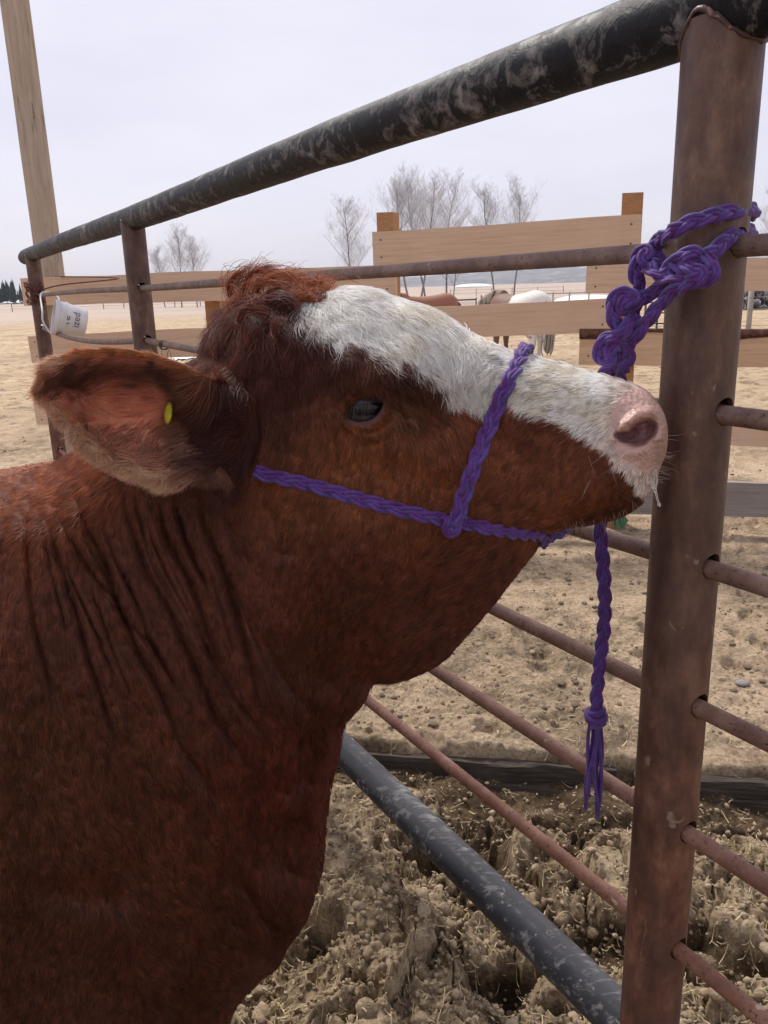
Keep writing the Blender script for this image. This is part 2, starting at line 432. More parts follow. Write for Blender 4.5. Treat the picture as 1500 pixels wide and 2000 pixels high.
tag(mesh_obj('mud_grit', V.reshape(-1, 3), F.reshape(-1, 3), cm.m, smooth=False), 'fine angular grit of broken dry mud over the churned ground', 'grit', kind='stuff')
LV_ = []; LF_ = []; LP_ = []; nn = 0
for k in range(2600):
    px_ = rs.uniform(-60, 1560); py_ = 640+790*rs.rand()**.7; p = at_z(px_, py_, 0); dd_ = math.hypot(p[0], p[1])
    sc = (.0025+.008*rs.rand()**3)*(1+dd_*.12)*rs.uniform(.6, 1.4, 3)*np.array([1, 1, .45]); V = cV*(1+.6*(fbm(cV[:, 0]*2.4+k, cV[:, 1]*2.4, cV[:, 2]*2.4, 3, seed=2)-.5)[:, None])*sc
    LV_.append(V+np.array([p[0], p[1], sc[2]*.2])); LF_.append(cF+nn); nn += len(V); LP_.append(p[:2])
for V, h_ in zip(LV_, ground_h(*np.array(LP_).T)): V[:, 2] += h_
tag(mesh_obj('dung_litter', np.vstack(LV_), np.vstack(LF_), plain('dark_dung', (.15, .112, .08), .95, spec=.1), smooth=True), 'dark crumbs of dung and trampled litter strewn over the yard', 'litter', kind='stuff')
SV = []; SF = []; nn = 0
for k in range(3700):
    if k < 1900: px_ = rs.uniform(300, 1600); py_ = 1440+rs.rand()*620
    else: px_ = rs.uniform(600, 1600); py_ = 960+rs.rand()**.8*500
    p = at_z(px_, py_, 0.0)
    a = rs.uniform(0, 6.28); ln = rs.uniform(.008, .036)*(2.0 if rs.rand() < .12 else 1)
    t = np.linspace(-.5, .5, 5); bend = rs.uniform(-.3, .3)
    x = p[0]+ln*(t*math.cos(a)-bend*t*t*math.sin(a)); y = p[1]+ln*(t*math.sin(a)+bend*t*t*math.cos(a))
    z = rs.uniform(0, .006)+rs.uniform(-.15, .15)*ln*t*1.5
    wd = rs.uniform(.0003, .0008)*(2 if rs.rand() < .06 else 1); ox = -math.sin(a)*wd; oy = math.cos(a)*wd
    V = np.vstack([np.c_[x-ox, y-oy, z], np.c_[x+ox, y+oy, z+.0004]])
    SV.append(V); SF += [(nn+i, nn+i+1, nn+5+i+1, nn+5+i) for i in range(4)]; nn += 10
SV = np.vstack(SV); SZ = (ground_h(SV[:, 0], SV[:, 1])+.003).reshape(-1, 10); SZ = np.maximum(SZ, SZ.mean(1, keepdims=True)-.002); SV[:, 2] += SZ.ravel()
tag(mesh_obj('straw', SV, np.array(SF), plain('straw_gold', (.50, .39, .22), .6)), 'pale dry straw stalks scattered over the mud', 'straw', kind='stuff')

# ---- the timber edging half buried in the mud
wood_dark = NT('wet_timber'); v = wood_dark.coord('Object', (1.5, 22, 22))
wood_dark.base(wood_dark.ramp(wood_dark.noise(v, 6, 6, .7), [(.3, (.025, .019, .015)), (.55, (.075, .056, .042)), (.75, (.16, .125, .09))]), .9)
wood_dark.bump(wood_dark.noise(v, 9, 6, .7), .9, .01)
tb = empty('timber_edging', (*(EDGE_A[:2]+EDIR*.9), -.05), math.atan2(EDIR[1], EDIR[0]))
tag(tb, 'dark wet timber edging half buried between the raised yard and the churned mud', 'edging')
def rough_beam(name, x0, x1, y, z, wy, hz, seed, mat, parent, amp=.008):
    n = 60; X = np.linspace(x0, x1, n); ring = []
    prof = [(-1, -1), (-1, 0), (-1, .85), (-.8, 1), (0, 1), (.8, 1), (1, .85), (1, 0), (1, -1), (0, -1)]
    V = []
    for i, xx in enumerate(X):
        for j, (a, b) in enumerate(prof):
            q = amp*(fbm(np.array([xx*9.]), np.array([j*3.1]), o=3, seed=seed)[0]-.5)*2
            q2 = amp*(fbm(np.array([xx*9.]), np.array([j*3.1+50]), o=3, seed=seed)[0]-.5)*2
            V.append((xx, y+a*wy/2+q, z+b*hz/2+q2))
    k = len(prof); F = [(i*k+j, i*k+(j+1) % k, (i+1)*k+(j+1) % k, (i+1)*k+j) for i in range(n-1) for j in range(k)]
    F += [tuple(range(k-1, -1, -1)), tuple((n-1)*k+j for j in range(k))]
    return mesh_obj(name, V, F, mat, parent, True, local=True, sharp=40)
rough_beam('beam', -2.4, -.02, -.018, -.022, .05, .085, 4, wood_dark.m, tb)
rough_beam('beam', .03, 2.6, -.024, -.028, .05, .08, 9, wood_dark.m, tb)
rough_beam('plank', -2.4, 2.6, -.062, -.075, .022, .075, 14, wood_dark.m, tb)

# ================================================================ PIPE AND ROD FENCE
FP0 = np.array([.3677, .93]); FD = unit(np.array([-.51317, .85829])); FN = np.array([-FD[1], FD[0]])
def fpt(t, z, off=0.): return np.array([FP0[0]+FD[0]*t+FN[0]*off, FP0[1]+FD[1]*t+FN[1]*off, z])
rust = NT('rusty_pipe'); v = rust.coord('Object')
vs = rust.coord('Object', (1.2, 1.2, .55))
ra = rust.noise(vs, 24, 6, .68); rb = rust.noise(v, 45, 6, .7); rc_ = rust.noise(v, 2.2, 3, .6)
c = rust.ramp(rust.math('ADD', rust.math('MULTIPLY', ra, .75), rust.math('MULTIPLY', rb, .25)), [(.34, (.045, .022, .018)), (.455, (.088, .043, .031)), (.535, (.128, .065, .044)), (.65, (.205, .118, .08))])
rpz = rust.n('SeparateXYZ'); rust.l(rust.n('NewGeometry').outputs['Position'], rpz.inputs[0]); rlo = rust.n('MapRange'); rust.l(rust.math('ADD', rpz.outputs[2], rust.math('MULTIPLY', rc_, .5)), rlo.inputs[0]); rlo.inputs[1].default_value = 1.35; rlo.inputs[2].default_value = .75; c = rust.mix(rlo.outputs[0], c, rust.mix(1., c, (1.18, .95, .80), 'MULTIPLY'))
c = rust.mix(rust.ramp(rc_, [(.45, (0, 0, 0)), (.64, (.45, .45, .45))]), c, (.055, .030, .030))
sc_ = rust.noise(rust.coord('Object', (1, 1, .5)), 26, 3, .5, 1.5)
c = rust.mix(rust.ramp(sc_, [(.69, (0, 0, 0)), (.72, (.6, .6, .6))]), c, (.30, .23, .17))
rust.base(c, rust.ramp(rb, [(.3, (.42, .42, .42)), (.7, (.62, .62, .62))]), .0, .45)
rust.bump(rb, .25, .002)
rod = NT('rusty_rod'); v = rod.coord('Object')
ra = rod.noise(v, 16, 6, .7); rb = rod.noise(v, 160, 4, .75); rz_ = rod.n('SeparateXYZ'); rod.l(rod.n('NewGeometry').outputs['Position'], rz_.inputs[0])
lowm = rod.n('MapRange'); rod.l(rz_.outputs[2], lowm.inputs[0]); lowm.inputs[1].default_value = .45; lowm.inputs[2].default_value = 1.25
hi_ = rod.ramp(ra, [(.3, (.11, .068, .056)), (.5, (.19, .12, .098)), (.7, (.28, .19, .155))])
lo_ = rod.ramp(ra, [(.3, (.13, .055, .032)), (.5, (.23, .10, .06)), (.7, (.32, .17, .115))])
c = rod.mix(lowm.outputs[0], lo_, hi_)
c = rod.mix(rod.ramp(rb, [(.34, (1, 1, 1)), (.42, (0, 0, 0))]), c, (.04, .022, .018))
c = rod.mix(rod.ramp(rod.noise(v, 30, 3), [(.70, (0, 0, 0)), (.74, (1, 1, 1))]), c, (.42, .33, .25))
rod.base(c, .62, 0, .4); rod.bump(rb, .5, .0015)
blk = NT('peeling_black_paint'); 
v = blk.n('TexCoord').outputs['Object']; gpos = blk.n('NewGeometry').outputs['Position']
mpb = blk.n('Mapping'); mpb.inputs['Rotation'].default_value = (0, 0, -math.atan2(FD[1], FD[0])); mpb.inputs['Scale'].default_value = (1.0, .8, .75)
blk.l(gpos, mpb.inputs[0]); vb = mpb.outputs[0]
p1 = blk.noise(vb, 26, 6, .62, .9); p2 = blk.noise(gpos, 5, 4, .6); p3 = blk.noise(vb, 75, 5, .7, .8)
pm = blk.math('ADD', blk.math('MULTIPLY', p1, .54), blk.math('ADD', blk.math('MULTIPLY', p2, .28), blk.math('MULTIPLY', p3, .18)))
pat = blk.ramp(pm, [(.44, (.008, .008, .011)), (.50, (.014, .014, .018)), (.52, (.075, .070, .069)), (.56, (.13, .12, .115)), (.61, (.25, .24, .24))])
pat = blk.mix(blk.ramp(p3, [(.35, (.7, .7, .7)), (.5, (0, 0, 0))]), pat, (.012, .013, .018))
blk.base(pat, blk.ramp(pm, [(.46, (.5, .5, .5)), (.6, (.85, .85, .85))]), 0, .18)
blk.bump(pm, .8, .006)
blk2 = NT('scuffed_black_pipe'); v = blk2.n('NewGeometry').outputs['Position']
mpb = blk2.n('Mapping'); mpb.inputs['Rotation'].default_value = (0, 0, -math.atan2(FD[1], FD[0])); mpb.inputs['Scale'].default_value = (.35, 1, 1); blk2.l(v, mpb.inputs[0])
q1 = blk2.noise(mpb.outputs[0], 60, 6, .7, .5); q2 = blk2.noise(v, 3.2, 4, .55); q3 = blk2.noise(v, 60, 4, .6)
cc = blk2.ramp(q2, [(.35, (.016, .017, .020)), (.65, (.05, .053, .062))])
msk = blk2.math('ADD', blk2.math('MULTIPLY', q1, .7), blk2.math('MULTIPLY', q2, .3))
gN = blk2.n('SeparateXYZ'); blk2.l(blk2.n('NewGeometry').outputs['Normal'], gN.inputs[0]); top_light = blk2.math('MULTIPLY', blk2.ramp(gN.outputs[2], [(.3, (0, 0, 0)), (1., (.6, .6, .6))]), blk2.ramp(q2, [(.3, (.3, .3, .3)), (.6, (1, 1, 1))])); cc = blk2.mix(top_light, cc, (.125, .122, .125))  # upward faces paler: sky light on the pipe's top painted into the colour
cc = blk2.mix(blk2.ramp(msk, [(.525, (0, 0, 0)), (.60, (.8, .8, .8))]), cc, (.30, .29, .27))
cc = blk2.mix(blk2.ramp(q3, [(.66, (0, 0, 0)), (.70, (.9, .9, .9))]), cc, (.42, .38, .31))
blk2.base(cc, blk2.ramp(msk, [(.45, (.33, .33, .33)), (.6, (.7, .7, .7))]), 0, .35); blk2.bump(q1, .3, .002)
hole = plain('pipe_inside', (.02, .012, .01), .9)

pf = empty('pipe_fence', (*FP0, 0)); tag(pf, 'rusty pipe fence with black top rail and thin steel rods beside the cow', 'fence')
RODZ = [1.386, 1.205, 1.02, .836, .652, .465]
PR = .0412
def post(t, z1=1.61, z0=-.25):
    n = 72; a = np.linspace(0, 2*np.pi, n, endpoint=False); cs = np.c_[np.cos(a), np.sin(a)]
    c0 = fpt(t, 0)
    V = []
    zs = [z0, z1]
    for r_, z in ((PR, z0), (PR, z1), (PR-.006, z1), (PR-.006, z0)):
        V.append(np.c_[c0[:2]+cs*r_, np.full(n, z)])
    V = np.vstack(V); F = []
    for k in range(4):
        for j in range(n):
            F.append((k*n+j, k*n+(j+1) % n, ((k+1) % 4)*n+(j+1) % n, ((k+1) % 4)*n+j))
    o = mesh_obj('post', V, F, rust.m, pf, False)
    cut = MB()
    for z in RODZ:
        cut.tube([fpt(t-.12, z+.004), fpt(t+.12, z+.004)], .0158, 40)
    co = cut.build('cutter', hole)
    bpy.context.view_layer.update()
    md = o.modifiers.new('b', 'BOOLEAN'); md.operation = 'DIFFERENCE'; md.object = co; md.solver = 'EXACT'
    dg = bpy.context.evaluated_depsgraph_get(); me = bpy.data.meshes.new_from_object(o.evaluated_get(dg))
    o.modifiers.clear(); o.data = me; bpy.data.objects.remove(co)
    me.polygons.foreach_set('use_smooth', np.ones(len(me.polygons), bool)); me.set_sharp_from_angle(angle=math.radians(32))
    # weld collar where it meets the top rail
    m_ = MB(); aa = np.linspace(0, 2*np.pi, 49); rsd = np.random.RandomState(int(t*10)+99)
    P = []
    for b in aa:
        ox = math.cos(b); oy = math.sin(b)
        zz = 1.623-math.sqrt(max(.0405**2-(oy*PR*.97)**2, 0))+.0005
        P.append(fpt(t+ox*PR, zz+rsd.uniform(-.0012, .0012), oy*PR*1.0))
    m_.tube(P, np.array([.0026+rsd.uniform(-.0009, .0009) for _ in P]), 8, cap=False)
    m_.build('weld', weldm.m, o, smooth=True)
    return o
weldm = NT('weld_rust'); weldm.base(weldm.ramp(weldm.noise(weldm.coord(), 90, 4), [(.35, (.04, .018, .018)), (.6, (.10, .045, .038)), (.72, (.30, .2, .16))]), .5); weldm.bump(weldm.noise(weldm.coord(), 200, 3), .6, .002)
for t in (0.0, 2.37, 4.62, -2.3): post(t)
# top rail
tt = np.linspace(-3.2, 4.93, 240); rsr = np.random.RandomState(3)
P = np.array([fpt(t, 1.6235+.003*math.sin(t*2.1)+.0025*math.sin(t*.8+1)) for t in tt])
P[-4:, 2] -= np.array([.0, .002, .006, .012])
rad = .0405+.0012*(fbm(tt*5, tt*0, seed=8)-.5)*2
rad[-1] = .031
V, F = tube(P, rad, 40); n_ = 40
aa = np.tile(np.arange(n_), len(tt)); tr = np.repeat(tt, n_)
off = (fbm(tr*22, aa*.8, o=4, seed=90)-.5)*.0022
Nn = V-np.repeat(P, n_, 0); V = V+unit(Nn)*off[:, None]
mesh_obj('top_rail', V, F, blk.m, pf)
tt = np.linspace(-2.6, 4.7, 160)
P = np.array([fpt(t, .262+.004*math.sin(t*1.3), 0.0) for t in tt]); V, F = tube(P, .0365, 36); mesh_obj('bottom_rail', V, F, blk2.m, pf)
for k, z in enumerate(RODZ):
    tt = np.linspace(-2.6, 4.68, 200)
    sag = {0: .0, 1: .012, 2: .01}.get(k, .004)
    P = np.array([fpt(t, z-sag*math.sin(math.pi*min(max(t, 0) % 2.37/2.37, 1))*(1 if t > 0 else .3)+(.02*math.sin(math.pi*(t-2.37)/2.3)*(-1.3 if k == 1 else .3) if t > 2.37 else 0)) for t in tt])
    V, F = tube(P, .0113, 18); mesh_obj('rod', V, F, rod.m, pf)

# ================================================================ BOARD FENCE
BA = np.array([1.97, 4.22]); BB = np.array([-2.55, 5.60]); BD = unit(BB-BA); BN = np.array([-BD[1], BD[0]])
if BN[1] > 0: BN = -BN       # towards the camera
BANG = math.atan2(-BD[1], -BD[0])
def bplane(px, py, off=0.):
    d = ray(px, py); A3 = np.array([*(BA+BN*off), 0]); n3 = np.array([*BN, 0]); t = ((A3-Cv)@n3)/(d@n3); return Cv+d*t
def wood(name, c0, c1, c2, sc=1., grey=0.):
    k = NT(name); v = k.coord('Object', (1.1, 30, 30)); v2 = k.coord('Object')
    g = k.noise(v, 3, 6, .6, .6); b = k.noise(v2, 2.2, 4, .6)
    cc = k.ramp(g, [(.28, c0), (.5, c1), (.74, c2)])
    cc = k.mix(k.ramp(b, [(.35, (0, 0, 0)), (.7, (.5, .5, .5))]), cc, c0)
    vo = k.n('TexVoronoi'); vo.inputs['Scale'].default_value = 3.3; mpp = k.coord('Object', (1, 2.2, 2.2)); k.l(mpp, vo.inputs[0])
    cc = k.mix(k.ramp(vo.outputs['Distance'], [(.035, (.8, .8, .8)), (.07, (0, 0, 0))]), cc, tuple(q*.35 for q in c0))
    k.base(cc, .8, spec=.25); k.bump(g, .25, .003); return k.m
W1 = wood('fresh_lumber', (.54, .355, .235), (.64, .45, .315), (.70, .51, .37))
W2 = wood('grey_lumber', (.20, .17, .15), (.29, .25, .225), (.37, .33, .30))
W3 = wood('barky_lumber', (.48, .30, .18), (.60, .40, .25), (.66, .46, .30))
W4 = wood('orange_post', (.30, .15, .065), (.42, .22, .10), (.52, .30, .15))
nailm = plain('nail_steel', (.08, .06, .05), .4, .8)
bf = empty('board_fence', (*((BA+BB)/2), 0), BANG); tag(bf, 'fence of wide raw boards nailed at staggered heights to square posts behind the pipe fence', 'fence')
def board(pl, pr, mat=W1, hgt=.165, th=.04, off=.0, name='board', nails=True, parent=None):
    """pl, pr: pixel of the middle of the left and right ends"""
    a = bplane(*pl, off+.02); b = bplane(*pr, off+.02); c = (a+b)/2; d = b-a; ln = np.linalg.norm(d)
    X = unit(d); Yb = np.array([*(-BN), 0]); Z = np.cross(X, Yb); Z = Z/np.linalg.norm(Z)
    rs_ = np.random.RandomState(int(abs(c[0]*100))+7)
    n = 24; V = []; prof = [(-.5, -.5), (-.5, .5), (.5, .5), (.5, -.5)]
    xs = np.linspace(-ln/2, ln/2, n)
    wob = (fbm(xs*2+rs_.rand()*50, xs*0, o=3, seed=5)-.5)*.014; wob2 = (fbm(xs*3+rs_.rand()*50, xs*0, o=3, seed=6)-.5)*.010
    for i in range(n):
        for (u_, v_) in prof:
            V.append((xs[i], u_*th, v_*hgt+(wob[i] if v_ > 0 else wob2[i])))
    F = [(i*4+j, (i+1)*4+j, (i+1)*4+(j+1) % 4, i*4+(j+1) % 4) for i in range(n-1) for j in range(4)]
    F += [(0, 1, 2, 3), tuple((n-1)*4+j for j in (3, 2, 1, 0))]
    o = mesh_obj(name, V, F, mat, parent or bf, False, local=True)
    M = Matrix(((X[0], Yb[0], Z[0], c[0]), (X[1], Yb[1], Z[1], c[1]), (X[2], Yb[2], Z[2], c[2]), (0, 0, 0, 1)))
    bpy.context.view_layer.update(); o.matrix_world = M
    if nails:
        for ex in (-ln/2+.05, ln/2-.05):
            for ez in (-.045, .05):
                m_ = MB(); m_.tube([(ex, -th/2-.002, ez), (ex, -th/2+.004, ez)], .005, 8); nn_ = m_.build('nail', nailm, o, local=True)
    bpy.context.view_layer.update()
    return o
board((47, 570), (774, 548), hgt=.175)
board((730, 488), (1252, 457), hgt=.19, off=.0)
board((1145, 543), (1760, 531), hgt=.16)
board((62, 683), (700, 655), hgt=.175)
board((620, 640), (1196, 616), hgt=.178)
o = board((1132, 678), (1800, 684), mat=W3, hgt=.19); bark_board = o
board((72, 806), (760, 800), hgt=.16)
board((800, 830), (1800, 850), hgt=.15, mat=W1)
o = board((820, 960), (1900, 985), mat=W2, hgt=.195); o['label'] = 'grey weathered bottom board'
# a strip of bark left along the top edge of the sawn slab
barkm = NT('bark'); barkm.base(barkm.ramp(barkm.noise(barkm.coord(), 40, 6, .7), [(.35, (.05, .018, .014)), (.6, (.16, .07, .045)), (.75, (.33, .2, .14))]), .9); barkm.bump(barkm.noise(barkm.coord(), 60, 5), 1, .01)
n = 70; xs = np.linspace(-1.3, 1.1, n); V = []; 
bl = np.linalg.norm(bplane(1132, 678)-bplane(1800, 684))/2
xs = np.linspace(-bl+.0, bl-.6, n); dep = .012+.055*np.clip(fbm(xs*3, xs*0, o=3, seed=15)*1.5-.35, 0, 1); dep[:12] = np.maximum(dep[:12], .05)
for i in range(n):
    V += [(xs[i], -.027, .095-dep[i]), (xs[i], -.030, .093), (xs[i], -.022, .1005), (xs[i], .020, .1005), (xs[i], .020, .09)]
F = [(i*5+j, (i+1)*5+j, (i+1)*5+(j+1) % 5, i*5+(j+1) % 5) for i in range(n-1) for j in range(5)]; F += [(0, 1, 2, 3, 4), tuple((n-1)*5+j for j in (4, 3, 2, 1, 0))]
mesh_obj('bark_edge', V, F, barkm.m, bark_board, True, local=True)
def bpost(px_, ytop, w_=.115, d_=.14, mat=W4, off=-.085):
    top = bplane(px_, ytop, off); z1 = top[2]; hw = w_/2
    ax = np.array([[-BD[0], -BD[1], 0], [BN[0], BN[1], 0], [0, 0, 1]])
    m_ = MB(); m_.box((top[0], top[1], (z1-.4)/2), (w_, d_, z1+.4), ax, .003); return m_.build('post', mat, bf)
bpost(757, 416, .095, .13); bpost(1236, 378, .105, .12)
bpost(1700, 420, .11, .12); bpost(420, 560, .10, .12); 
# tall round-cornered pole at the far left end
polem = NT('weathered_pole'); v = polem.coord('Object', (14, 14, .9)); v2 = polem.coord('Object')
g = polem.noise(v, 3, 6, .65, .5); g2 = polem.noise(polem.coord('Object', (9, 9, 1.6)), 2.5, 5, .6)
c = polem.ramp(g, [(.3, (.31, .245, .19)), (.52, (.42, .335, .26)), (.72, (.50, .41, .33))])
c = polem.mix(polem.ramp(g2, [(.60, (0, 0, 0)), (.68, (.85, .85, .85))]), c, (.13, .115, .10))
c = polem.mix(polem.ramp(polem.noise(v2, 3, 3), [(.5, (0, 0, 0)), (.7, (.4, .4, .4))]), c, (.36, .29, .16))
polem.base(c, .85, spec=.2); polem.bump(g, .5, .006)
pb = bplane(101, 545, -.13); tp = 4.3
prf = []
hw = .085; rc = .062
for q, (sx_, sy_) in enumerate(((1, 1), (-1, 1), (-1, -1), (1, -1))):
    for k in range(5):
        a = q*math.pi/2+k*math.pi/8; prf.append((sx_*(hw-rc)+rc*math.cos(a), sy_*(hw-rc)+rc*math.sin(a)))
prf = np.array(prf); V = []; zs = np.linspace(-.4, tp, 60)
for i, z in enumerate(zs):
    s_ = 1.03-.01*z
    wv = 1+.03*(fbm(np.arange(20)*.7, np.full(20, z*2.2), o=3, seed=31)-.5)
    V.append(np.c_[prf*s_*wv[:, None], np.full(20, z)])
k = 20; F = [(i*k+j, i*k+(j+1) % k, (i+1)*k+(j+1) % k, (i+1)*k+j) for i in range(59) for j in range(k)]; F += [tuple(range(k-1, -1, -1)), tuple(59*k+j for j in range(k))]
o = mesh_obj('wooden_pole', np.vstack(V), F, polem.m, None, True, sharp=45); o.location = (pb[0], pb[1], 0); o.rotation_euler.z = .35
tag(o, 'tall weathered wooden pole rising out of frame behind the end of the pipe fence', 'pole')

# ================================================================ COW
CA = np.array([-.30, 1.00, 0]); CE = unit(np.array([.967, -.2537, 0])); CN = np.array([-.2537, -.967, 0]); CN = CN/np.linalg.norm(CN)
_k = float((CA-Cv)@CN)
def cow_pt(px, py, s):
    """point of the near side that is s metres out from the cow's own plane of symmetry"""
    d = ray(px, py); t = (np.asarray(s, float)+_k)/(d@CN); return Cv+d*t[..., None]
def cow_far(px, py, s):
    P = cow_pt(px, py, s); return P-2*np.asarray(s)[..., None]*CN
OUT = smooth_closed([(-700, 1010), (-350, 985), (-150, 955), (0, 935), (80, 918), (140, 885), (200, 830), (300, 760), (380, 715), (422, 680), (437, 645), (460, 615), (500, 592), (560, 583), (610, 578), (650, 570),
       (700, 568), (760, 585), (820, 603), (870, 630), (905, 656), (940, 671), (975, 684), (1020, 697), (1060, 707), (1100, 716), (1150, 730), (1200, 743), (1238, 753),
       (1268, 768), (1292, 797), (1304, 835), (1302, 880), (1290, 913), (1281, 940), (1264, 962), (1250, 985), (1215, 1008), (1170, 1021), (1110, 1031), (1068, 1046),
       (1043, 1078), (1008, 1122), (958, 1187), (903, 1250), (868, 1288), (820, 1316), (770, 1331), (728, 1336), (712, 1365), (688, 1393), (655, 1420), (643, 1460), (633, 1500),
       (624, 1560), (619, 1620), (613, 1690), (601, 1715), (603, 1775), (588, 1812), (562, 1848), (540, 1888), (508, 1915), (478, 1945), (448, 1985), (425, 2050), (390, 2110), (325, 2148), (200, 2165), (0, 2155), (-200, 2125), (-450, 2090), (-900, 2060), (-900, 1040)], 8)
ST = 3.0
gx = np.arange(-360, 1315, ST); gy = np.arange(545, 2230, ST)
GXX, GYY = np.meshgrid(gx, gy)
dOut, _ = seg_dist(GXX, GYY, OUT, True)
ins = inside(GXX, GYY, OUT); dOut = np.where(ins, dOut, -dOut)
TP = [(1275, 850, .066), (1200, 800, .063), (1200, 950, .066), (1100, 770, .056), (1100, 880, .083), (1100, 990, .078), (1000, 740, .058), (1000, 850, .088), (950, 990, .100), (900, 690, .072),
      (850, 640, .080), (850, 850, .107), (800, 1000, .118), (720, 800, .122), (720, 720, .118), (700, 620, .092), (600, 620, .090), (600, 750, .122), (600, 900, .128), (500, 700, .105), (480, 800, .125), (450, 650, .06),
      (700, 1150, .124), (900, 1130, .095), (850, 1250, .066), (720, 1280, .09), (400, 1000, .150), (450, 1200, .150), (300, 1000, .162), (150, 950, .165), (0, 1000, .2), (-200, 1000, .22), (0, 1300, .25), (200, 1300, .22),
      (300, 1500, .21), (450, 1450, .16), (560, 1500, .115), (600, 1650, .06), (560, 1800, .065), (450, 1750, .14), (300, 1800, .2), (100, 1700, .24), (-200, 1600, .27), (400, 1950, .13), (100, 2100, .22), (-300, 2100, .26)]
RP = [(1290, 850, 85), (1200, 770, 60), (1100, 740, 62), (1000, 700, 66), (920, 670, 85), (850, 640, 120), (700, 600, 140), (600, 600, 110), (480, 620, 90), (1200, 1000, 55), (1100, 1020, 60), (1270, 940, 45),
      (1000, 1100, 120), (850, 1270, 140), (720, 1330, 110), (640, 1450, 70), (610, 1650, 55), (590, 1800, 70), (450, 1980, 130), (0, 950, 150), (200, 900, 140), (400, 700, 110), (-300, 1000, 180), (800, 900, 160)]
TT, = shepard(GXX, GYY, TP, 75)
RR, = shepard(GXX, GYY, RP, 70)
def blur(A, r, it=2):
    for _ in range(it):
        for ax in (0, 1):
            pad = [(0, 0), (0, 0)]; pad[ax] = (r+1, r); Bp = np.cumsum(np.pad(A, pad, 'edge'), axis=ax)
            n_ = A.shape[ax]; A = (np.take(Bp, np.arange(2*r+1, 2*r+1+n_), ax)-np.take(Bp, np.arange(0, n_), ax))/(2*r+1)
    return A
_wb = sstep(600, 400, GXX); TT = TT*(1-_wb)+blur(TT, 26, 3)*_wb
u = np.clip(dOut/RR, 0, 1); H = TT*np.sqrt(np.maximum(1-(1-u)**2.15, 0))
Hb = np.sqrt(np.maximum(blur(H*H, 5, 2), 0)); kk = sstep(8, 26, dOut); H = H*(1-kk)+Hb*kk
# --- anatomy laid over the plain form
def crease(poly, wd, depth, H, ridge=0., taper=.12, side=0.):
    c_ = catmull(poly, 6); lo = c_.min(0)-6*wd-20; hi_ = c_.max(0)+6*wd+20
    ix = (gx > lo[0]) & (gx < hi_[0]); iy = (gy > lo[1]) & (gy < hi_[1]); sub = np.ix_(iy, ix)
    d, t = seg_dist(GXX[sub], GYY[sub], c_)
    tp_ = sstep(0, taper, t)*sstep(0, taper, 1-t)
    dd = -depth*np.exp(-(d/wd)**2)+ridge*np.exp(-((d-wd*2.4)/(wd*1.6))**2)
    H2 = H.copy(); H2[sub] = H[sub]+dd*tp_; return H2
def blob(cx, cy, rx, ry, rot, amt, H, pw=1.):
    a = math.radians(rot); X = (GXX-cx)*math.cos(a)+(GYY-cy)*math.sin(a); Y = -(GXX-cx)*math.sin(a)+(GYY-cy)*math.cos(a)
    q = (X/rx)**2+(Y/ry)**2; return H+amt*np.exp(-q**pw)
H = blob(712, 800, 78, 62, -10, .010, H)                     # orbit
H = blob(735, 722, 120, 34, 14, .013, H)                     # brow
H = blob(560, 800, 60, 80, 0, -.010, H)                      # temple hollow
H = blob(905, 800, 75, 50, 25, -.008, H)                     # hollow before the eye
H = blob(880, 905, 150, 40, 12, .008, H)                     # cheek crest
H = blob(690, 1080, 150, 120, -20, .014, H)                  # masseter
H = blob(1010, 930, 90, 60, 10, -.006, H)
H = blob(1180, 940, 90, 60, -10, .010, H)                    # lip cushion
H = blob(455, 850, 70, 90, 0, .022, H)                       # ear root
H = blob(1000, 1060, 40, 60, 30, -.008, H)
H = blob(600, 1460, 30, 110, 8, -.030, H); H = blob(585, 1640, 24, 60, 5, -.02, H)
H = blob(150, 1480, 160, 220, 0, .012, H); H = blob(230, 1720, 70, 90, 20, -.012, H); H = blob(430, 1640, 60, 110, -15, .012, H)
H = blob(60, 1130, 70, 200, 0, .008, H)
def cv_(pts): return [(x/1.8186, 900+y/1.8186) for x, y in pts]
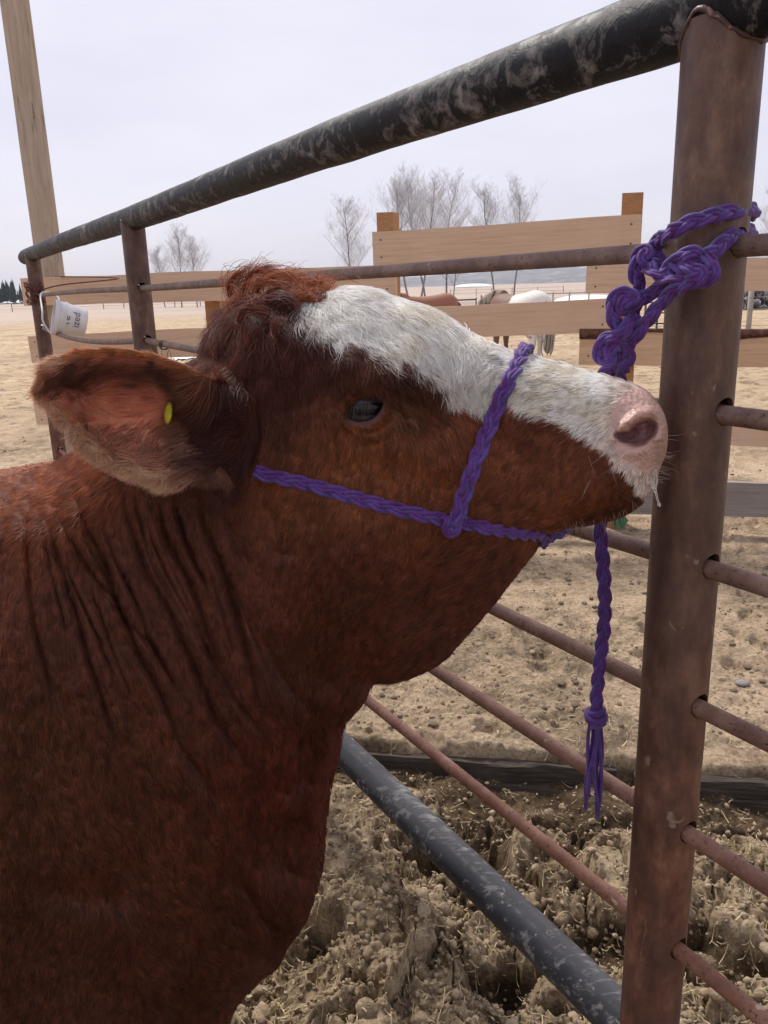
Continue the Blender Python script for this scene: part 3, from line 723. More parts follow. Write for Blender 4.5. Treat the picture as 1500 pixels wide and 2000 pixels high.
FOLDS = [([(265, 60), (300, 190), (350, 330), (400, 430), (450, 590), (520, 730), (580, 850), (640, 1010), (700, 1120)], 6, .010),
         ([(425, 60), (450, 160), (490, 300), (530, 410), (600, 530), (660, 660), (720, 790), (760, 900), (850, 1040), (905, 1150)], 6, .0105),
         ([(470, 70), (500, 210), (545, 370), (600, 470), (650, 560), (690, 640)], 5, .007),
         ([(560, 100), (590, 250), (640, 360), (690, 460), (740, 620), (800, 760), (860, 860)], 6, .010),
         ([(620, 120), (650, 260), (700, 380), (770, 480)], 5, .007),
         ([(695, 80), (730, 220), (780, 340), (820, 460), (860, 620), (900, 760), (935, 900), (940, 970)], 7, .0115),
         ([(780, 180), (830, 260), (870, 340), (900, 420)], 9, .005),
         ([(170, 150), (195, 300), (230, 420), (280, 560), (310, 680), (350, 800), (390, 930), (450, 1080)], 6, .009),
         ([(215, 180), (260, 290), (330, 400), (400, 490), (450, 570), (540, 660), (610, 790), (640, 830)], 5.5, .008),
         ([(95, 160), (100, 350), (120, 560), (160, 720), (205, 900)], 6, .008),
         ([(810, 440), (880, 560), (930, 650), (985, 750), (1060, 850), (1120, 930)], 12, .008),
         ([(690, 560), (740, 680), (800, 790), (880, 900), (960, 1010)], 5, .006),
         ([(640, 1010), (720, 1130), (790, 1230)], 8, .006), ([(330, 260), (370, 330), (400, 430)], 5, .005),
         ([(850, 1470), (900, 1560), (960, 1660), (1000, 1710)], 9, .010), ([(990, 1200), (1060, 1130), (1115, 1100)], 14, .010),
         ([(740, 1560), (860, 1650), (930, 1720)], 12, .006), ([(100, 1560), (250, 1530), (420, 1560), (480, 1640)], 26, .008),
         ([(1050, 1230), (1000, 1340), (1010, 1440), (1080, 1500)], 16, .012), ([(560, 1560), (620, 1660), (720, 1740), (860, 1850)], 16, .006),
         ([(950, 590), (1020, 700), (1130, 780), (1230, 800)], 26, .006)]
for pts, wd, dp in FOLDS: H = crease(cv_(pts), wd*1.25, dp*.98, H, ridge=dp*.40, taper=.25)
def _rs(i): return resample(catmull(cv_(FOLDS[i][0]), 8), 12)[0]
def _al(A, n=30): return resample(A, 1.)[0][np.linspace(0, len(resample(A, 1.)[0])-1, n).astype(int)]
rfo = np.random.RandomState(12)
for i, j in ((0, 1), (1, 3), (3, 5), (0, 7), (7, 8), (8, 9), (5, 10), (0, 8), (3, 5), (1, 3), (7, 9), (1, 0)):
    A_, B_ = _al(_rs(i)), _al(_rs(j)); u_ = rfo.uniform(.3, .7); C2 = A_*(1-u_)+B_*u_+rfo.normal(0, 2.5, (1, 2)); a_i = rfo.randint(0, 9); b_i = rfo.randint(17, 30)
    H = crease([tuple(q_) for q_ in C2[a_i:b_i:4]], rfo.uniform(3.5, 5), rfo.uniform(.003, .0055), H, ridge=.0016, taper=.3)
vx_ = GXX+.42*(1300-GYY)*sstep(900, 1400, GYY)-.25*(GYY-1000); H = H+(vnoise(vx_/15., GYY/160., seed=91)-.5)*.0020*kk*sstep(120, 300, GXX)*sstep(560, 480, GXX+.0*GYY)*sstep(900, 960, GYY)*sstep(1700, 1450, GYY)
# face lines: around the eye, the mouth, behind the jaw
H = crease([(672, 792), (690, 815), (720, 832), (745, 826), (768, 800)], 4.5, .0022, H, .0010)
H = crease([(662, 790), (680, 822), (712, 842), (745, 836), (775, 812)], 4.5, .0020, H, .0008)
H = crease([(655, 778), (680, 762), (715, 760), (745, 770), (775, 782)], 4.5, .0035, H, .0010)
H = crease([(640, 765), (680, 745), (730, 742), (780, 760)], 6, .0030, H, .0010)
H = crease([(748, 785), (775, 800), (800, 822)], 7, .0040, H)
H = crease([(1256, 962), (1225, 985), (1180, 1000), (1130, 1012), (1075, 1022)], 5, .004, H, .001, .05)
H = crease([(490, 700), (500, 780), (500, 860), (480, 920)], 13, .016, H, .002)
H = crease([(505, 935), (530, 1010), (560, 1100)], 20, .006, H)
# nose: nostril flare and hollow
a_ = math.radians(-6); X = (GXX-1240)*math.cos(a_)+(GYY-845)*math.sin(a_); Y = -(GXX-1240)*math.sin(a_)+(GYY-845)*math.cos(a_)
# the hollow opens under a fleshy wing: comma shape
hol = ((GXX-1252)/30)**2+((GYY-846+.35*(GXX-1250))/25)**2
hol2 = ((GXX-1226)/27)**2+((GYY-855-.12*(GXX-1226))/12)**2
q = np.minimum(hol, hol2)
H = H+.008*np.exp(-((np.sqrt(hol)-1.55)/.42)**2)*(GYY < 862)+.004*np.exp(-((np.sqrt(hol)-1.5)/.4)**2)
H = H-(.024+.016*sstep(1262, 1222, GXX)*sstep(868, 846, GYY))*(1-sstep(.35, 1.3, q))+.005*np.exp(-(((GXX-1232)/26)**2+((GYY-828)/10)**2))
H = blob(1290, 905, 20, 26, 0, -.004, H)
# eye: lens-shaped opening
def eye_lens():
    a = math.radians(-26); X = (GXX-714)*math.cos(a)+(GYY-798)*math.sin(a); Y = -(GXX-714)*math.sin(a)+(GYY-798)*math.cos(a)
    return X, Y
EX, EY = eye_lens()
lens = (EX/41)**2+np.where(EY < 0, np.abs(EY/26)**1.25, np.abs(EY/25)**1.25)
H = H+.0030*np.exp(-((np.sqrt(lens)-1.28)/.17)**2)
sk_eye = float(H[np.argmin(abs(gy-798)), np.argmin(abs(gx-714))])
H = np.where(lens < 1.0, H-.016*sstep(1.0, .78, lens), H)
H = H+(fbm(GXX/34, GYY/34, o=3, seed=3)-.5)*.0035*kk
H = np.where(dOut > 0, np.maximum(H, .004), 0)
# vertices just outside are drawn on to the outline
keep = dOut > -ST*1.45
PX = GXX.copy(); PY = GYY.copy()
gyv, gxv = np.gradient(dOut, ST); rim = keep & (dOut <= 0.2)
gl = np.maximum(np.hypot(gxv, gyv), .3)
PX = np.where(rim, GXX-gxv/gl**2*(dOut), PX); PY = np.where(rim, GYY-gyv/gl**2*(dOut), PY); H = np.where(rim, 0, H)
idx = -np.ones(GXX.shape, int); cell = keep[:-1, :-1] & keep[1:, :-1] & keep[:-1, 1:] & keep[1:, 1:] & ((dOut[:-1, :-1] > 0) | (dOut[1:, :-1] > 0) | (dOut[:-1, 1:] > 0) | (dOut[1:, 1:] > 0))
used = np.zeros(GXX.shape, bool)
used[:-1, :-1] |= cell; used[1:, :-1] |= cell; used[:-1, 1:] |= cell; used[1:, 1:] |= cell
idx[used] = np.arange(used.sum())
vpx = PX[used]; vpy = PY[used]; vs_ = H[used]
near = cow_pt(vpx, vpy, vs_); far = cow_far(vpx, vpy, vs_)
a0 = idx[:-1, :-1][cell]; b0 = idx[:-1, 1:][cell]; c0 = idx[1:, 1:][cell]; d0 = idx[1:, :-1][cell]
Fn = np.stack([a0, d0, c0, b0], 1); nV = len(vpx)
isrim = rim[used]; farmap = np.where(isrim, np.arange(nV), nV+np.arange(nV))
Ff = farmap[np.stack([a0, b0, c0, d0], 1)]
def grid_s(px, py, A=None):
    A = H if A is None else A
    fx = np.clip((px-gx[0])/ST, 0, len(gx)-1.001); fy = np.clip((py-gy[0])/ST, 0, len(gy)-1.001)
    i = fx.astype(int); j = fy.astype(int); u_ = fx-i; v_ = fy-j
    return (A[j, i]*(1-u_)+A[j, i+1]*u_)*(1-v_)+(A[j+1, i]*(1-u_)+A[j+1, i+1]*u_)*v_

# --- coat colours (the hide's own markings, plus the back-lit orange shoulder top painted in)
WHITE = [(560, 560), (575, 598), (588, 612), (596, 630), (612, 645), (640, 662), (668, 668), (700, 670), (722, 684), (745, 697), (790, 703), (822, 716), (850, 738), (872, 762), (900, 778), (935, 786), (955, 790), (985, 780),
         (1033, 793), (1067, 813), (1100, 832), (1133, 853), (1167, 879), (1193, 899), (1217, 920), (1235, 945), (1250, 966), (1300, 960), (1330, 900), (1330, 700), (1100, 640), (900, 560), (650, 520)]
WH = smooth_closed(WHITE, 4)
BROWN = [(600, 880, .185, .070, .032), (800, 900, .215, .082, .036), (1000, 900, .185, .068, .034), (1130, 950, .21, .080, .038), (900, 1060, .15, .053, .028), (700, 1150, .115, .040, .024), (560, 690, .085, .032, .028), (760, 730, .075, .026, .020), (900, 1200, .10, .035, .022),
         (500, 800, .090, .032, .024), (350, 1100, .105, .036, .023), (200, 1200, .105, .037, .024), (500, 1300, .10, .034, .022), (50, 1100, .15, .055, .030), (100, 1500, .105, .042, .025), (300, 1600, .115, .044, .026), (550, 1550, .11, .030, .019), (580, 1750, .095, .03, .02),
         (0, 940, .24, .088, .044), (120, 900, .22, .08, .042), (350, 1900, .10, .035, .022), (60, 1980, .10, .042, .027), (430, 700, .13, .045, .03), (1220, 985, .10, .035, .018), (700, 880, .215, .088, .036)]
def coat_col(px, py, sh=None):
    r, g, b = shepard(px, py, BROWN, 80)
    c = np.stack([r*1.20, g*1.01, b*.85], -1)
    n1 = fbm(px/55, py/90, o=4, seed=71)-.5; c = c*(1+.6*n1)[..., None]
    n2 = fbm(px/9, py/22, o=3, seed=72)-.5; c = c*(1+.7*n2)[..., None]
    # pale hairs at the inner corner of the eye
    e = np.exp(-(((px-790)/22)**2+((py-812)/20)**2)); c = c*(1-.5*e[..., None])+np.array([.42, .26, .15])*.5*e[..., None]*(.5+n2[..., None])
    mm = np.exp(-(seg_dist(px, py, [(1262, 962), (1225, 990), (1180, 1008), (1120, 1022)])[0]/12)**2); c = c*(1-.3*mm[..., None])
    j = 16*(fbm(px/22, py/22, o=3, seed=73)-.5)*2+8*(vnoise(px/6, py/14, seed=74)-.5)
    d, _ = seg_dist(px, py, WH, True); d = np.where(inside(px, py, WH), d, -d)+j
    wh = sstep(-5, 5, d)[..., None]
    wc = np.array([.90, .85, .785])*(1+.12*(fbm(px/30, py/20, o=3, seed=75)-.5))[..., None]
    # yellowish staining on the forehead
    wc = wc*(1-.10*(fbm(px/70, py/50, o=2, seed=76) > .52)[..., None]*np.array([0, .3, 1]))
    c = c*(1-wh)+wc*wh
    # pink skin shows through near the nose
    pk = sstep(1150, 1225, px+.35*(py-800))[..., None]*wh
    c = c*(1-.5*pk)+np.array([.74, .52, .44])*.5*pk
    return np.clip(c, .005, .9)
def nose_mask(px, py):
    poly = [(1200, 775), (1245, 745), (1330, 735), (1345, 945), (1286, 945), (1262, 925), (1228, 905), (1200, 872), (1192, 820)]
    d, _ = seg_dist(px, py, poly, True); d = np.where(inside(px, py, poly), d, -d)+8*(fbm(px/12, py/12, o=2, seed=77)-.5)
    return sstep(-20, 12, d)
cn = coat_col(vpx, vpy)
nm = nose_mask(vpx, vpy)
nc = np.array([.74, .47, .40])*(1+.24*(fbm(vpx/16, vpy/16, o=4, seed=78)-.5))[:, None]
br = sstep(.50, .66, fbm(vpx/22, vpy/22, o=3, seed=79))*sstep(1210, 1300, vpx)
nc = nc*(1-.5*br[:, None])+np.array([.45, .23, .15])*.5*br[:, None]; fe_ = sstep(1262, 1300, vpx)[:, None]; nc = nc*(1-.45*fe_)+np.array([.46, .24, .15])*.45*fe_
inn = (1-sstep(.5, 1.2, grid_s(vpx, vpy, q)))
nc = nc*(1-inn[:, None])+np.array([.46, .24, .23])*inn[:, None]
# dark freckles round the nostril and along the lip
fr = worley(vpx/15., vpy/15., 81); fk = sstep(.17, .10, fr[0])*(fr[2] > .45)*sstep(1120, 1180, vpx)*(sstep(895, 925, vpy+.25*(1240-vpx))+.35*(vpx > 1200))
cn = cn*(1-nm[:, None])+nc*nm[:, None]
cn = cn*(1-.7*np.clip(fk, 0, 1)[:, None])+np.array([.10, .04, .035])*.7*np.clip(fk, 0, 1)[:, None]
lid = np.exp(-((np.sqrt(np.maximum(grid_s(vpx, vpy, lens), 0))-1.05)/.16)**2)
cn = cn*(1-.8*lid[:, None])+np.array([.055, .026, .026])*.8*lid[:, None]
lo_ = lid*(grid_s(vpx, vpy, EY) > 4); cn = cn*(1-.6*lo_[:, None])+np.array([.20, .095, .09])*.6*lo_[:, None]
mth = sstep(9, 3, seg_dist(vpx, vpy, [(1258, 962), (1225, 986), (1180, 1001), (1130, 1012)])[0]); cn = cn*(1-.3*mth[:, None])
bodyV = [near, far]; bodyF = [Fn, Ff]; bodyC = [cn*.7, cn*.7]; bodyW = [nm, nm]; base_n = 2*nV

# --- ears: cupped leaves joined to the head
EARO = smooth_closed([(560, 870), (540, 800), (470, 762), (410, 738), (370, 716), (320, 697), (270, 685), (220, 680), (170, 686), (125, 698), (100, 715), (86, 742), (97, 778), (120, 810), (142, 838), (166, 862), (205, 893), (255, 917), (305, 932), (345, 937), (390, 930), (430, 920), (480, 925), (530, 920)], 8)
es = 4.0; ex_ = np.arange(70, 570, es); ey_ = np.arange(665, 950, es); EXX, EYY = np.meshgrid(ex_, ey_)
dE, _ = seg_dist(EXX, EYY, EARO, True); inE = inside(EXX, EYY, EARO); dE = np.where(inE, dE, -dE)
bx_ = np.clip((EXX-80)/420, 0, 1)                        # 0 at the tip, 1 at the root
root_s = .150
def ear_front(px, py, d):
    t = np.clip((px-80)/420, 0, 1)
    lvl = root_s+.020+.050*(1-t)**1.0
    cup = .050*(1-(1-np.clip(d/95, 0, 1))**2)*sstep(1.04, .78, t)*(.35+.65*sstep(0, .35, t))
    # upper edge rolls forward
    up = .012*np.exp(-((py-(700+.18*np.abs(px-230)))/26)**2)
    rib = .004*np.sin((py-.35*px)/17.)*sstep(20, 60, d)*sstep(.9, .5, t)
    rootd = sstep(.80, 1.0, t)*.030
    return lvl-cup+up+rib*.7-rootd
sF = ear_front(EXX, EYY, dE)
thk = .004+.014*(1-(1-np.clip(dE/60, 0, 1))**2)+.05*sstep(.62, 1., bx_)*np.clip(dE/60, 0, 1)
keepE = dE > -es*1.45; gyv, gxv = np.gradient(dE, es); rimE = keepE & (dE <= .2); gl = np.maximum(np.hypot(gxv, gyv), .3)
QX = np.where(rimE, EXX-gxv/gl**2*dE, EXX); QY = np.where(rimE, EYY-gyv/gl**2*dE, EYY)
sF = blur(sF, 1, 1)
hd_ = grid_s(EXX, EYY)-.008; sF = sF*(1-sstep(.74, .97, bx_))+hd_*sstep(.74, .97, bx_)
sB = sF-np.where(rimE, .002, thk)
cellE = keepE[:-1, :-1] & keepE[1:, :-1] & keepE[:-1, 1:] & keepE[1:, 1:] & ((dE[:-1, :-1] > 0) | (dE[1:, :-1] > 0) | (dE[:-1, 1:] > 0) | (dE[1:, 1:] > 0))
uE = np.zeros(EXX.shape, bool)
uE[:-1, :-1] |= cellE; uE[1:, :-1] |= cellE; uE[:-1, 1:] |= cellE; uE[1:, 1:] |= cellE
iE = -np.ones(EXX.shape, int); iE[uE] = np.arange(uE.sum()); nE = int(uE.sum())
a1 = iE[:-1, :-1][cellE]; b1 = iE[:-1, 1:][cellE]; c1 = iE[1:, 1:][cellE]; d1_ = iE[1:, :-1][cellE]
rE = rimE[uE]; bm_ = np.where(rE, np.arange(nE), nE+np.arange(nE))
EF1 = np.stack([a1, d1_, c1, b1], 1); EF2 = bm_[np.stack([a1, b1, c1, d1_], 1)]
epx = QX[uE]; epy = QY[uE]; esf = sF[uE]; esb = sB[uE]; edd = np.maximum(dE[uE], 0)
EV = np.vstack([cow_pt(epx, epy, esf), cow_pt(epx, epy, esb)])
def ear_col(px, py, d, front=True):
    t = np.clip((px-80)/420, 0, 1)
    pink = np.array([.80, .31, .20]); dark = np.array([.13, .05, .04]); edge = np.array([.60, .31, .17]); root = np.array([.075, .028, .022])  # pink skin brightened: the glow of light through the ear painted in
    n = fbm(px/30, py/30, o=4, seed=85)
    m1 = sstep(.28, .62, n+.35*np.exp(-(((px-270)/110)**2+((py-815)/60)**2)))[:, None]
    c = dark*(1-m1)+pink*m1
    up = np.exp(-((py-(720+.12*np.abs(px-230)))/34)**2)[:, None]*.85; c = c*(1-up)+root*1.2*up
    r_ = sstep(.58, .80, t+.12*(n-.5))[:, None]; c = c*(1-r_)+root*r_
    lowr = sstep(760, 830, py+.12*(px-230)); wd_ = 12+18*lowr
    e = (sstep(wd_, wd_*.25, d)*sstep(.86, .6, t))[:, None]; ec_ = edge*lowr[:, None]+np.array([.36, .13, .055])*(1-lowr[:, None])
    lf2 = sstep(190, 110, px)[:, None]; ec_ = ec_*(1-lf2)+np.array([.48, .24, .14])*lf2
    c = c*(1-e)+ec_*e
    return c
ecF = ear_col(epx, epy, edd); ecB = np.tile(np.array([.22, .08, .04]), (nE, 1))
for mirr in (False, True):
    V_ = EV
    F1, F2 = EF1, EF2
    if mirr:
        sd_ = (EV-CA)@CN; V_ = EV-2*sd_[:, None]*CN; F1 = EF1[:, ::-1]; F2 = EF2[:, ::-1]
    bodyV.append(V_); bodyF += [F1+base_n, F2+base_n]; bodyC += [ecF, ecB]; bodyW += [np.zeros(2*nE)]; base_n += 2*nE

# --- hindquarters, belly and legs, out of the picture to the left and below
def loft(secs, n=40):
    """secs: centre(3), axis u(3)*ru, axis v(3)*rv"""
    V = []; a = np.linspace(0, 2*np.pi, n, endpoint=False)
    for c_, u_, v_ in secs: V.append(np.array(c_)+np.cos(a)[:, None]*np.array(u_)+np.sin(a)[:, None]*np.array(v_))
    F = [((i*n+j), (i*n+(j+1) % n), ((i+1)*n+(j+1) % n), ((i+1)*n+j)) for i in range(len(secs)-1) for j in range(n)]
    return np.vstack(V), np.array(F)
def body_axis(xx, s, z):
    return CA+CE*xx+CN*s+np.array([0, 0, z])
zz_ = np.array([0, 0, 1.])
ts = np.array([(-.42, .62, .19, .41), (-.50, .615, .25, .45), (-.7, .62, .285, .455), (-1.0, .64, .30, .44), (-1.35, .68, .29, .41), (-1.6, .74, .25, .34), (-1.75, .80, .18, .25), (-1.83, .85, .06, .09), (-1.835, .85, .004, .004)])
tq = catmull(ts, 5)
secs = [(body_axis(r_[0], 0, r_[1]), CN*r_[2], zz_*r_[3]) for r_ in tq]
lv, lf = loft(secs)
extra = [(lv, lf)]
for (x_, s_, kind) in ((-.38, .12, 'f'), (-.38, -.12, 'f'), (-1.55, .12, 'h'), (-1.55, -.12, 'h')):
    if kind == 'f': J = [(0, .72, .085, .12), (.01, .55, .07, .09), (.0, .40, .048, .055), (.005, .34, .045, .05), (.0, .22, .028, .032), (.0, .10, .034, .04), (.03, .05, .045, .055), (.04, -.02, .05, .062)]
    else: J = [(0, .85, .10, .20), (.04, .65, .085, .15), (-.04, .46, .05, .075), (-.10, .40, .04, .055), (-.07, .24, .03, .035), (-.05, .10, .034, .042), (-.02, .05, .045, .055), (-.01, -.02, .05, .062)]
    J = catmull(J, 5)
    lv, lf = loft([(body_axis(x_+j[0], s_, j[1]*1.5-.36), CN*j[2], CE*j[3]) for j in J], 24); extra.append((lv, lf))
for lv, lf in extra:
    bodyV.append(lv); bodyF.append(lf+base_n); bodyC.append(np.tile(np.array([.105, .038, .024]), (len(lv), 1))); bodyW.append(np.zeros(len(lv))); base_n += len(lv)

skin = NT('cow_hide'); ca_ = skin.attr('hcol'); wt = skin.attr('wet')
skin.base(ca_.outputs['Color'], skin.math('ADD', skin.ramp(wt.outputs['Fac'], [(0, (.8, .8, .8)), (1, (.30, .30, .30))]), skin.math('MULTIPLY', skin.noise(None, 40, 3), .22)), 0, .35)
gp = skin.n('NewGeometry').outputs['Position']
vn = skin.n('TexVoronoi'); vn.inputs['Scale'].default_value = 210; skin.l(gp, vn.inputs[0])
bpn = skin.n('Bump'); bpn.inputs['Distance'].default_value = .0016; skin.l(wt.outputs['Fac'], bpn.inputs['Strength']); skin.l(vn.outputs[0], bpn.inputs['Height']); skin.l(bpn.outputs[0], skin.b.inputs['Normal'])
skin.b.inputs['Subsurface Weight'].default_value = .2; skin.b.inputs['Subsurface Radius'].default_value = (.012, .005, .003); skin.b.inputs['Subsurface Scale'].default_value = 1.
cow = empty('cow', (CA[0], CA[1], 0)); tag(cow, 'red-brown cow with white blaze and pink nose beside the rusty pipe post', 'cow')
body = mesh_obj('body', np.vstack(bodyV), np.vstack(bodyF), skin.m, cow, True, {'hcol': np.vstack(bodyC), 'wet': np.concatenate(bodyW)})

# --- eyes
eye_m = NT('eye_wet'); eye_m.base((.004, .004, .007), .09, 0, .34)
eye_m.b.inputs['Coat Weight'].default_value = .0; eye_m.b.inputs['Coat Roughness'].default_value = .02
scl = NT('eye_white'); scl.base((.035, .028, .034), .2, 0, .4)
lash_m = plain('eyelash', (.05, .03, .025), .5)
ec = cow_pt(np.array([714.]), np.array([796.]), np.array([sk_eye-.0215]))[0]; ER = .0225
bmv = bmesh.new(); bmesh.ops.create_uvsphere(bmv, u_segments=48, v_segments=32, radius=1); SVt = np.array([v.co[:] for v in bmv.verts]); SFt = [[v.index for v in f.verts] for f in bmv.faces]; bmv.free()
for mirr in (False, True):
    c_ = ec.copy()
    fw = unit(CN*1.0+CE*.35+zz_*.05)
    if mirr: sd_ = (c_-CA)@CN; c_ = c_-2*sd_*CN; fw = unit(fw-2*(fw@CN)*CN)
    eo = mesh_obj('eye', SVt*ER+c_, SFt, scl.m, cow, True)
    up_ = unit(zz_-fw*(zz_@fw)); sdw = np.cross(up_, fw)
    # big dark iris cap, slightly proud of the ball
    rings = []; F = []
    for i, a in enumerate(np.linspace(0, .95, 12)):
        b = np.linspace(0, 2*np.pi, 40, endpoint=False)
        rings.append(c_+(ER*1.012)*(math.cos(a)*fw+math.sin(a)*(np.cos(b)[:, None]*sdw+np.sin(b)[:, None]*up_*.86)))
    V_ = np.vstack(rings); F = [(i*40+j, i*40+(j+1) % 40, (i+1)*40+(j+1) % 40, (i+1)*40+j) for i in range(11) for j in range(40)]
    mesh_obj('iris', V_, F, eye_m.m, eo, True)
# eyelashes on the near upper lid
hairm = NT('hair').m
rl = np.random.RandomState(4); Pl = []; 
for k in range(34):
    t = rl.uniform(-.95, .45); x0_ = 714+math.cos(math.radians(-26))*t*36-math.sin(math.radians(-26))*(-24*math.sqrt(1-t*t)); y0_ = 798+math.sin(math.radians(-26))*t*36+math.cos(math.radians(-26))*(-24*math.sqrt(1-t*t))
    p0 = cow_pt(np.array([x0_]), np.array([y0_]), grid_s(np.array([x0_]), np.array([y0_]))+.001)[0]
    ln = rl.uniform(.012, .02); dv = unit(CN*1.0-Uv*(1.1+rl.uniform(-.3, .3))+Rv*(.1+.4*t+rl.uniform(-.2, .2)))
    pts = [p0+dv*ln*s_+CN*.0*s_-Uv*ln*.35*s_*s_ for s_ in np.linspace(0, 1, 5)]
    Pl.append(pts)
Pl = np.array(Pl); curves_obj('eyelashes', Pl, np.tile(np.array([.0002, .00018, .00014, .0001, .00004]), (len(Pl), 1)), np.tile(np.array([.10, .06, .05]), (len(Pl), 1)), hairm, cow)
hk = hairm.node_tree; hb = hk.nodes['Principled BSDF']; ha = hk.nodes.new('ShaderNodeAttribute'); ha.attribute_name = 'hcol'
hb.inputs['Roughness'].default_value = .42; hb.inputs['Specular IOR Level'].default_value = .33
# light passes a little way through each hair, as it does in a real coat
trn = hk.nodes.new('ShaderNodeBsdfTranslucent'); mxs = hk.nodes.new('ShaderNodeMixShader'); mxs.inputs[0].default_value = .32
hk.links.new(ha.outputs['Color'], hb.inputs['Base Color']); hk.links.new(ha.outputs['Color'], trn.inputs[0])
hk.links.new(hb.outputs[0], mxs.inputs[1]); hk.links.new(trn.outputs[0], mxs.inputs[2]); hk.links.new(mxs.outputs[0], hk.nodes['Material Output'].inputs[0])

# --- the coat
def tri_sample(V, Fq, n, dens, rs_):
    """n roots on quads, density weighted; returns positions, normals, bary data"""
    A = V[Fq[:, 0]]; B = V[Fq[:, 1]]; C_ = V[Fq[:, 2]]; D = V[Fq[:, 3]]
    nr = np.cross(C_-A, D-B); ar = .5*np.linalg.norm(nr, axis=1); wgt = ar*dens; cw = np.cumsum(wgt); cw /= cw[-1]
    f = np.searchsorted(cw, rs_.rand(n)); f = np.minimum(f, len(Fq)-1); u_ = rs_.rand(n); v_ = rs_.rand(n)
    wts = np.stack([(1-u_)*(1-v_), u_*(1-v_), u_*v_, (1-u_)*v_], 1)
    return f, wts
rs = np.random.RandomState(11)
vn3 = np.zeros((nV, 3))
for k in range(4):
    fa = np.cross(near[Fn[:, 2]]-near[Fn[:, 0]], near[Fn[:, 3]]-near[Fn[:, 1]]); np.add.at(vn3, Fn[:, k], fa)
vn3 = unit(vn3)
rimv = isrim
tmp = vn3-(vn3@CN)[:, None]*CN*.95; vn3 = np.where(rimv[:, None], unit(tmp), vn3)
# angle in degrees (0 right, 90 down), length m, lift, per region
DIR = [(600, 880, 115, .009, .18), (800, 950, 105, .008, .18), (980, 900, 120, .007, .18), (1120, 930, 125, .006, .2), (1180, 960, 110, .007, .25), (1000, 1020, 150, .010, .2), (700, 1100, 110, .009, .18), (850, 1200, 130, .010, .18), (720, 1290, 110, .012, .2),
       (520, 660, 75, .034, .42), (470, 700, 110, .040, .42), (600, 690, 62, .026, .34), (700, 720, 50, .018, .28), (820, 750, 40, .013, .2), (900, 800, 50, .009, .2), (560, 800, 80, .020, .26), (480, 860, 125, .020, .25), (640, 780, 60, .010, .15),
       (650, 610, 48, .026, .24), (740, 620, 38, .028, .22), (820, 650, 42, .028, .22), (700, 655, 50, .030, .22), (800, 690, 52, .030, .22), (880, 700, 50, .028, .24), (900, 750, 62, .030, .22), (955, 750, 110, .026, .26), (980, 700, 170, .022, .42), (950, 690, 200, .020, .42), (1040, 740, 172, .018, .26), (1100, 780, 165, .014, .22), (1160, 790, 172, .010, .2),
       (1190, 860, 130, .007, .3), (1180, 760, 178, .010, .18), (1230, 930, 110, .005, .35), (1255, 945, 100, .005, .35), (1190, 900, 115, .006, .3),
       (300, 1050, 88, .007, .15), (450, 1150, 84, .0065, .14), (200, 1300, 80, .008, .15), (500, 1400, 78, .008, .16), (380, 1300, 80, .007, .14), (150, 1150, 88, .009, .2), (50, 1100, 105, .010, .12), (100, 1180, 95, .009, .12), (0, 1020, 120, .012, .12), (120, 930, 140, .018, .22), (-100, 1300, 100, .012, .2), (100, 1500, 85, .011, .18), (300, 1650, 70, .013, .2), (550, 1550, 80, .012, .22), (590, 1760, 85, .013, .25), (430, 1900, 60, .013, .22), (100, 1900, 100, .012, .2), (620, 1480, 70, .02, .5)]
DIR = np.array(DIR, float)
def dir_field(px, py):
    a = np.radians(DIR[:, 2]); dx, dy, ln, lf_ = shepard(px, py, np.c_[DIR[:, :2], np.cos(a), np.sin(a), DIR[:, 3], DIR[:, 4]], 55)
    return np.arctan2(dy, dx), ln, lf_
K = 6
def grow(P0, N0, px, py, ang, ln, lift, seed, clump=1.0, droop=.25):
    n = len(P0); r_ = np.random.RandomState(seed)
    # neighbouring hairs lean towards shared clump lines
    w1 = fbm(px/16, py/16, o=3, seed=seed)-.5; w2 = fbm(px/42, py/42, o=2, seed=seed+7)-.5
    cx = np.round(px/9+.6*(vnoise(px/20, py/20, seed=3)-.5)); cy = np.round(py/9); hc_ = hash_(cx, cy, cx*0, 13)-.5
    long_ = sstep(.012, .026, ln)
    a = ang+clump*(w1*(.6+1.1*long_)+w2*.8)+hc_*(.10+.50*long_)+r_.normal(0, .10, n)
    D = np.cos(a)[:, None]*Rv-np.sin(a)[:, None]*Uv
    T = unit(D-np.sum(D*N0, 1)[:, None]*N0)
    lf_ = lift*(1+.9*(fbm(px/20, py/20, o=2, seed=seed+3)-.5))*r_.uniform(.7, 1.3, n)
    L_ = ln*r_.uniform(.65, 1.2, n)*(1+.5*w1)
    s_ = np.linspace(0, 1, K)
    B = np.cross(N0, T); wv = r_.normal(0, .10, n)+hc_*long_*.6
    ph = (hc_*6.28+r_.normal(0, .4, n))
    P = P0[:, None]+L_[:, None, None]*(s_[None, :, None]*T[:, None]+(lf_[:, None]*(s_-.62*s_**2)[None])[..., None]*N0[:, None]*1.3
        +(wv[:, None]*(s_**2)[None]+(long_*.10)[:, None]*np.sin(s_[None]*5+ph[:, None])*s_[None])[..., None]*B[:, None])
    P -= (droop*L_*.3*long_)[:, None, None]*(s_**2)[None, :, None]*Uv
    return P
NB = [(1024, 690), (1010, 712), (998, 735), (975, 785), (962, 820), (945, 860), (928, 905), (910, 955), (898, 995), (890, 1030)]
CB = [(498, 922), (540, 932), (600, 946), (660, 963), (720, 980), (780, 996), (840, 1010), (890, 1022), (930, 1027), (980, 1038), (1030, 1045), (1058, 1046)]
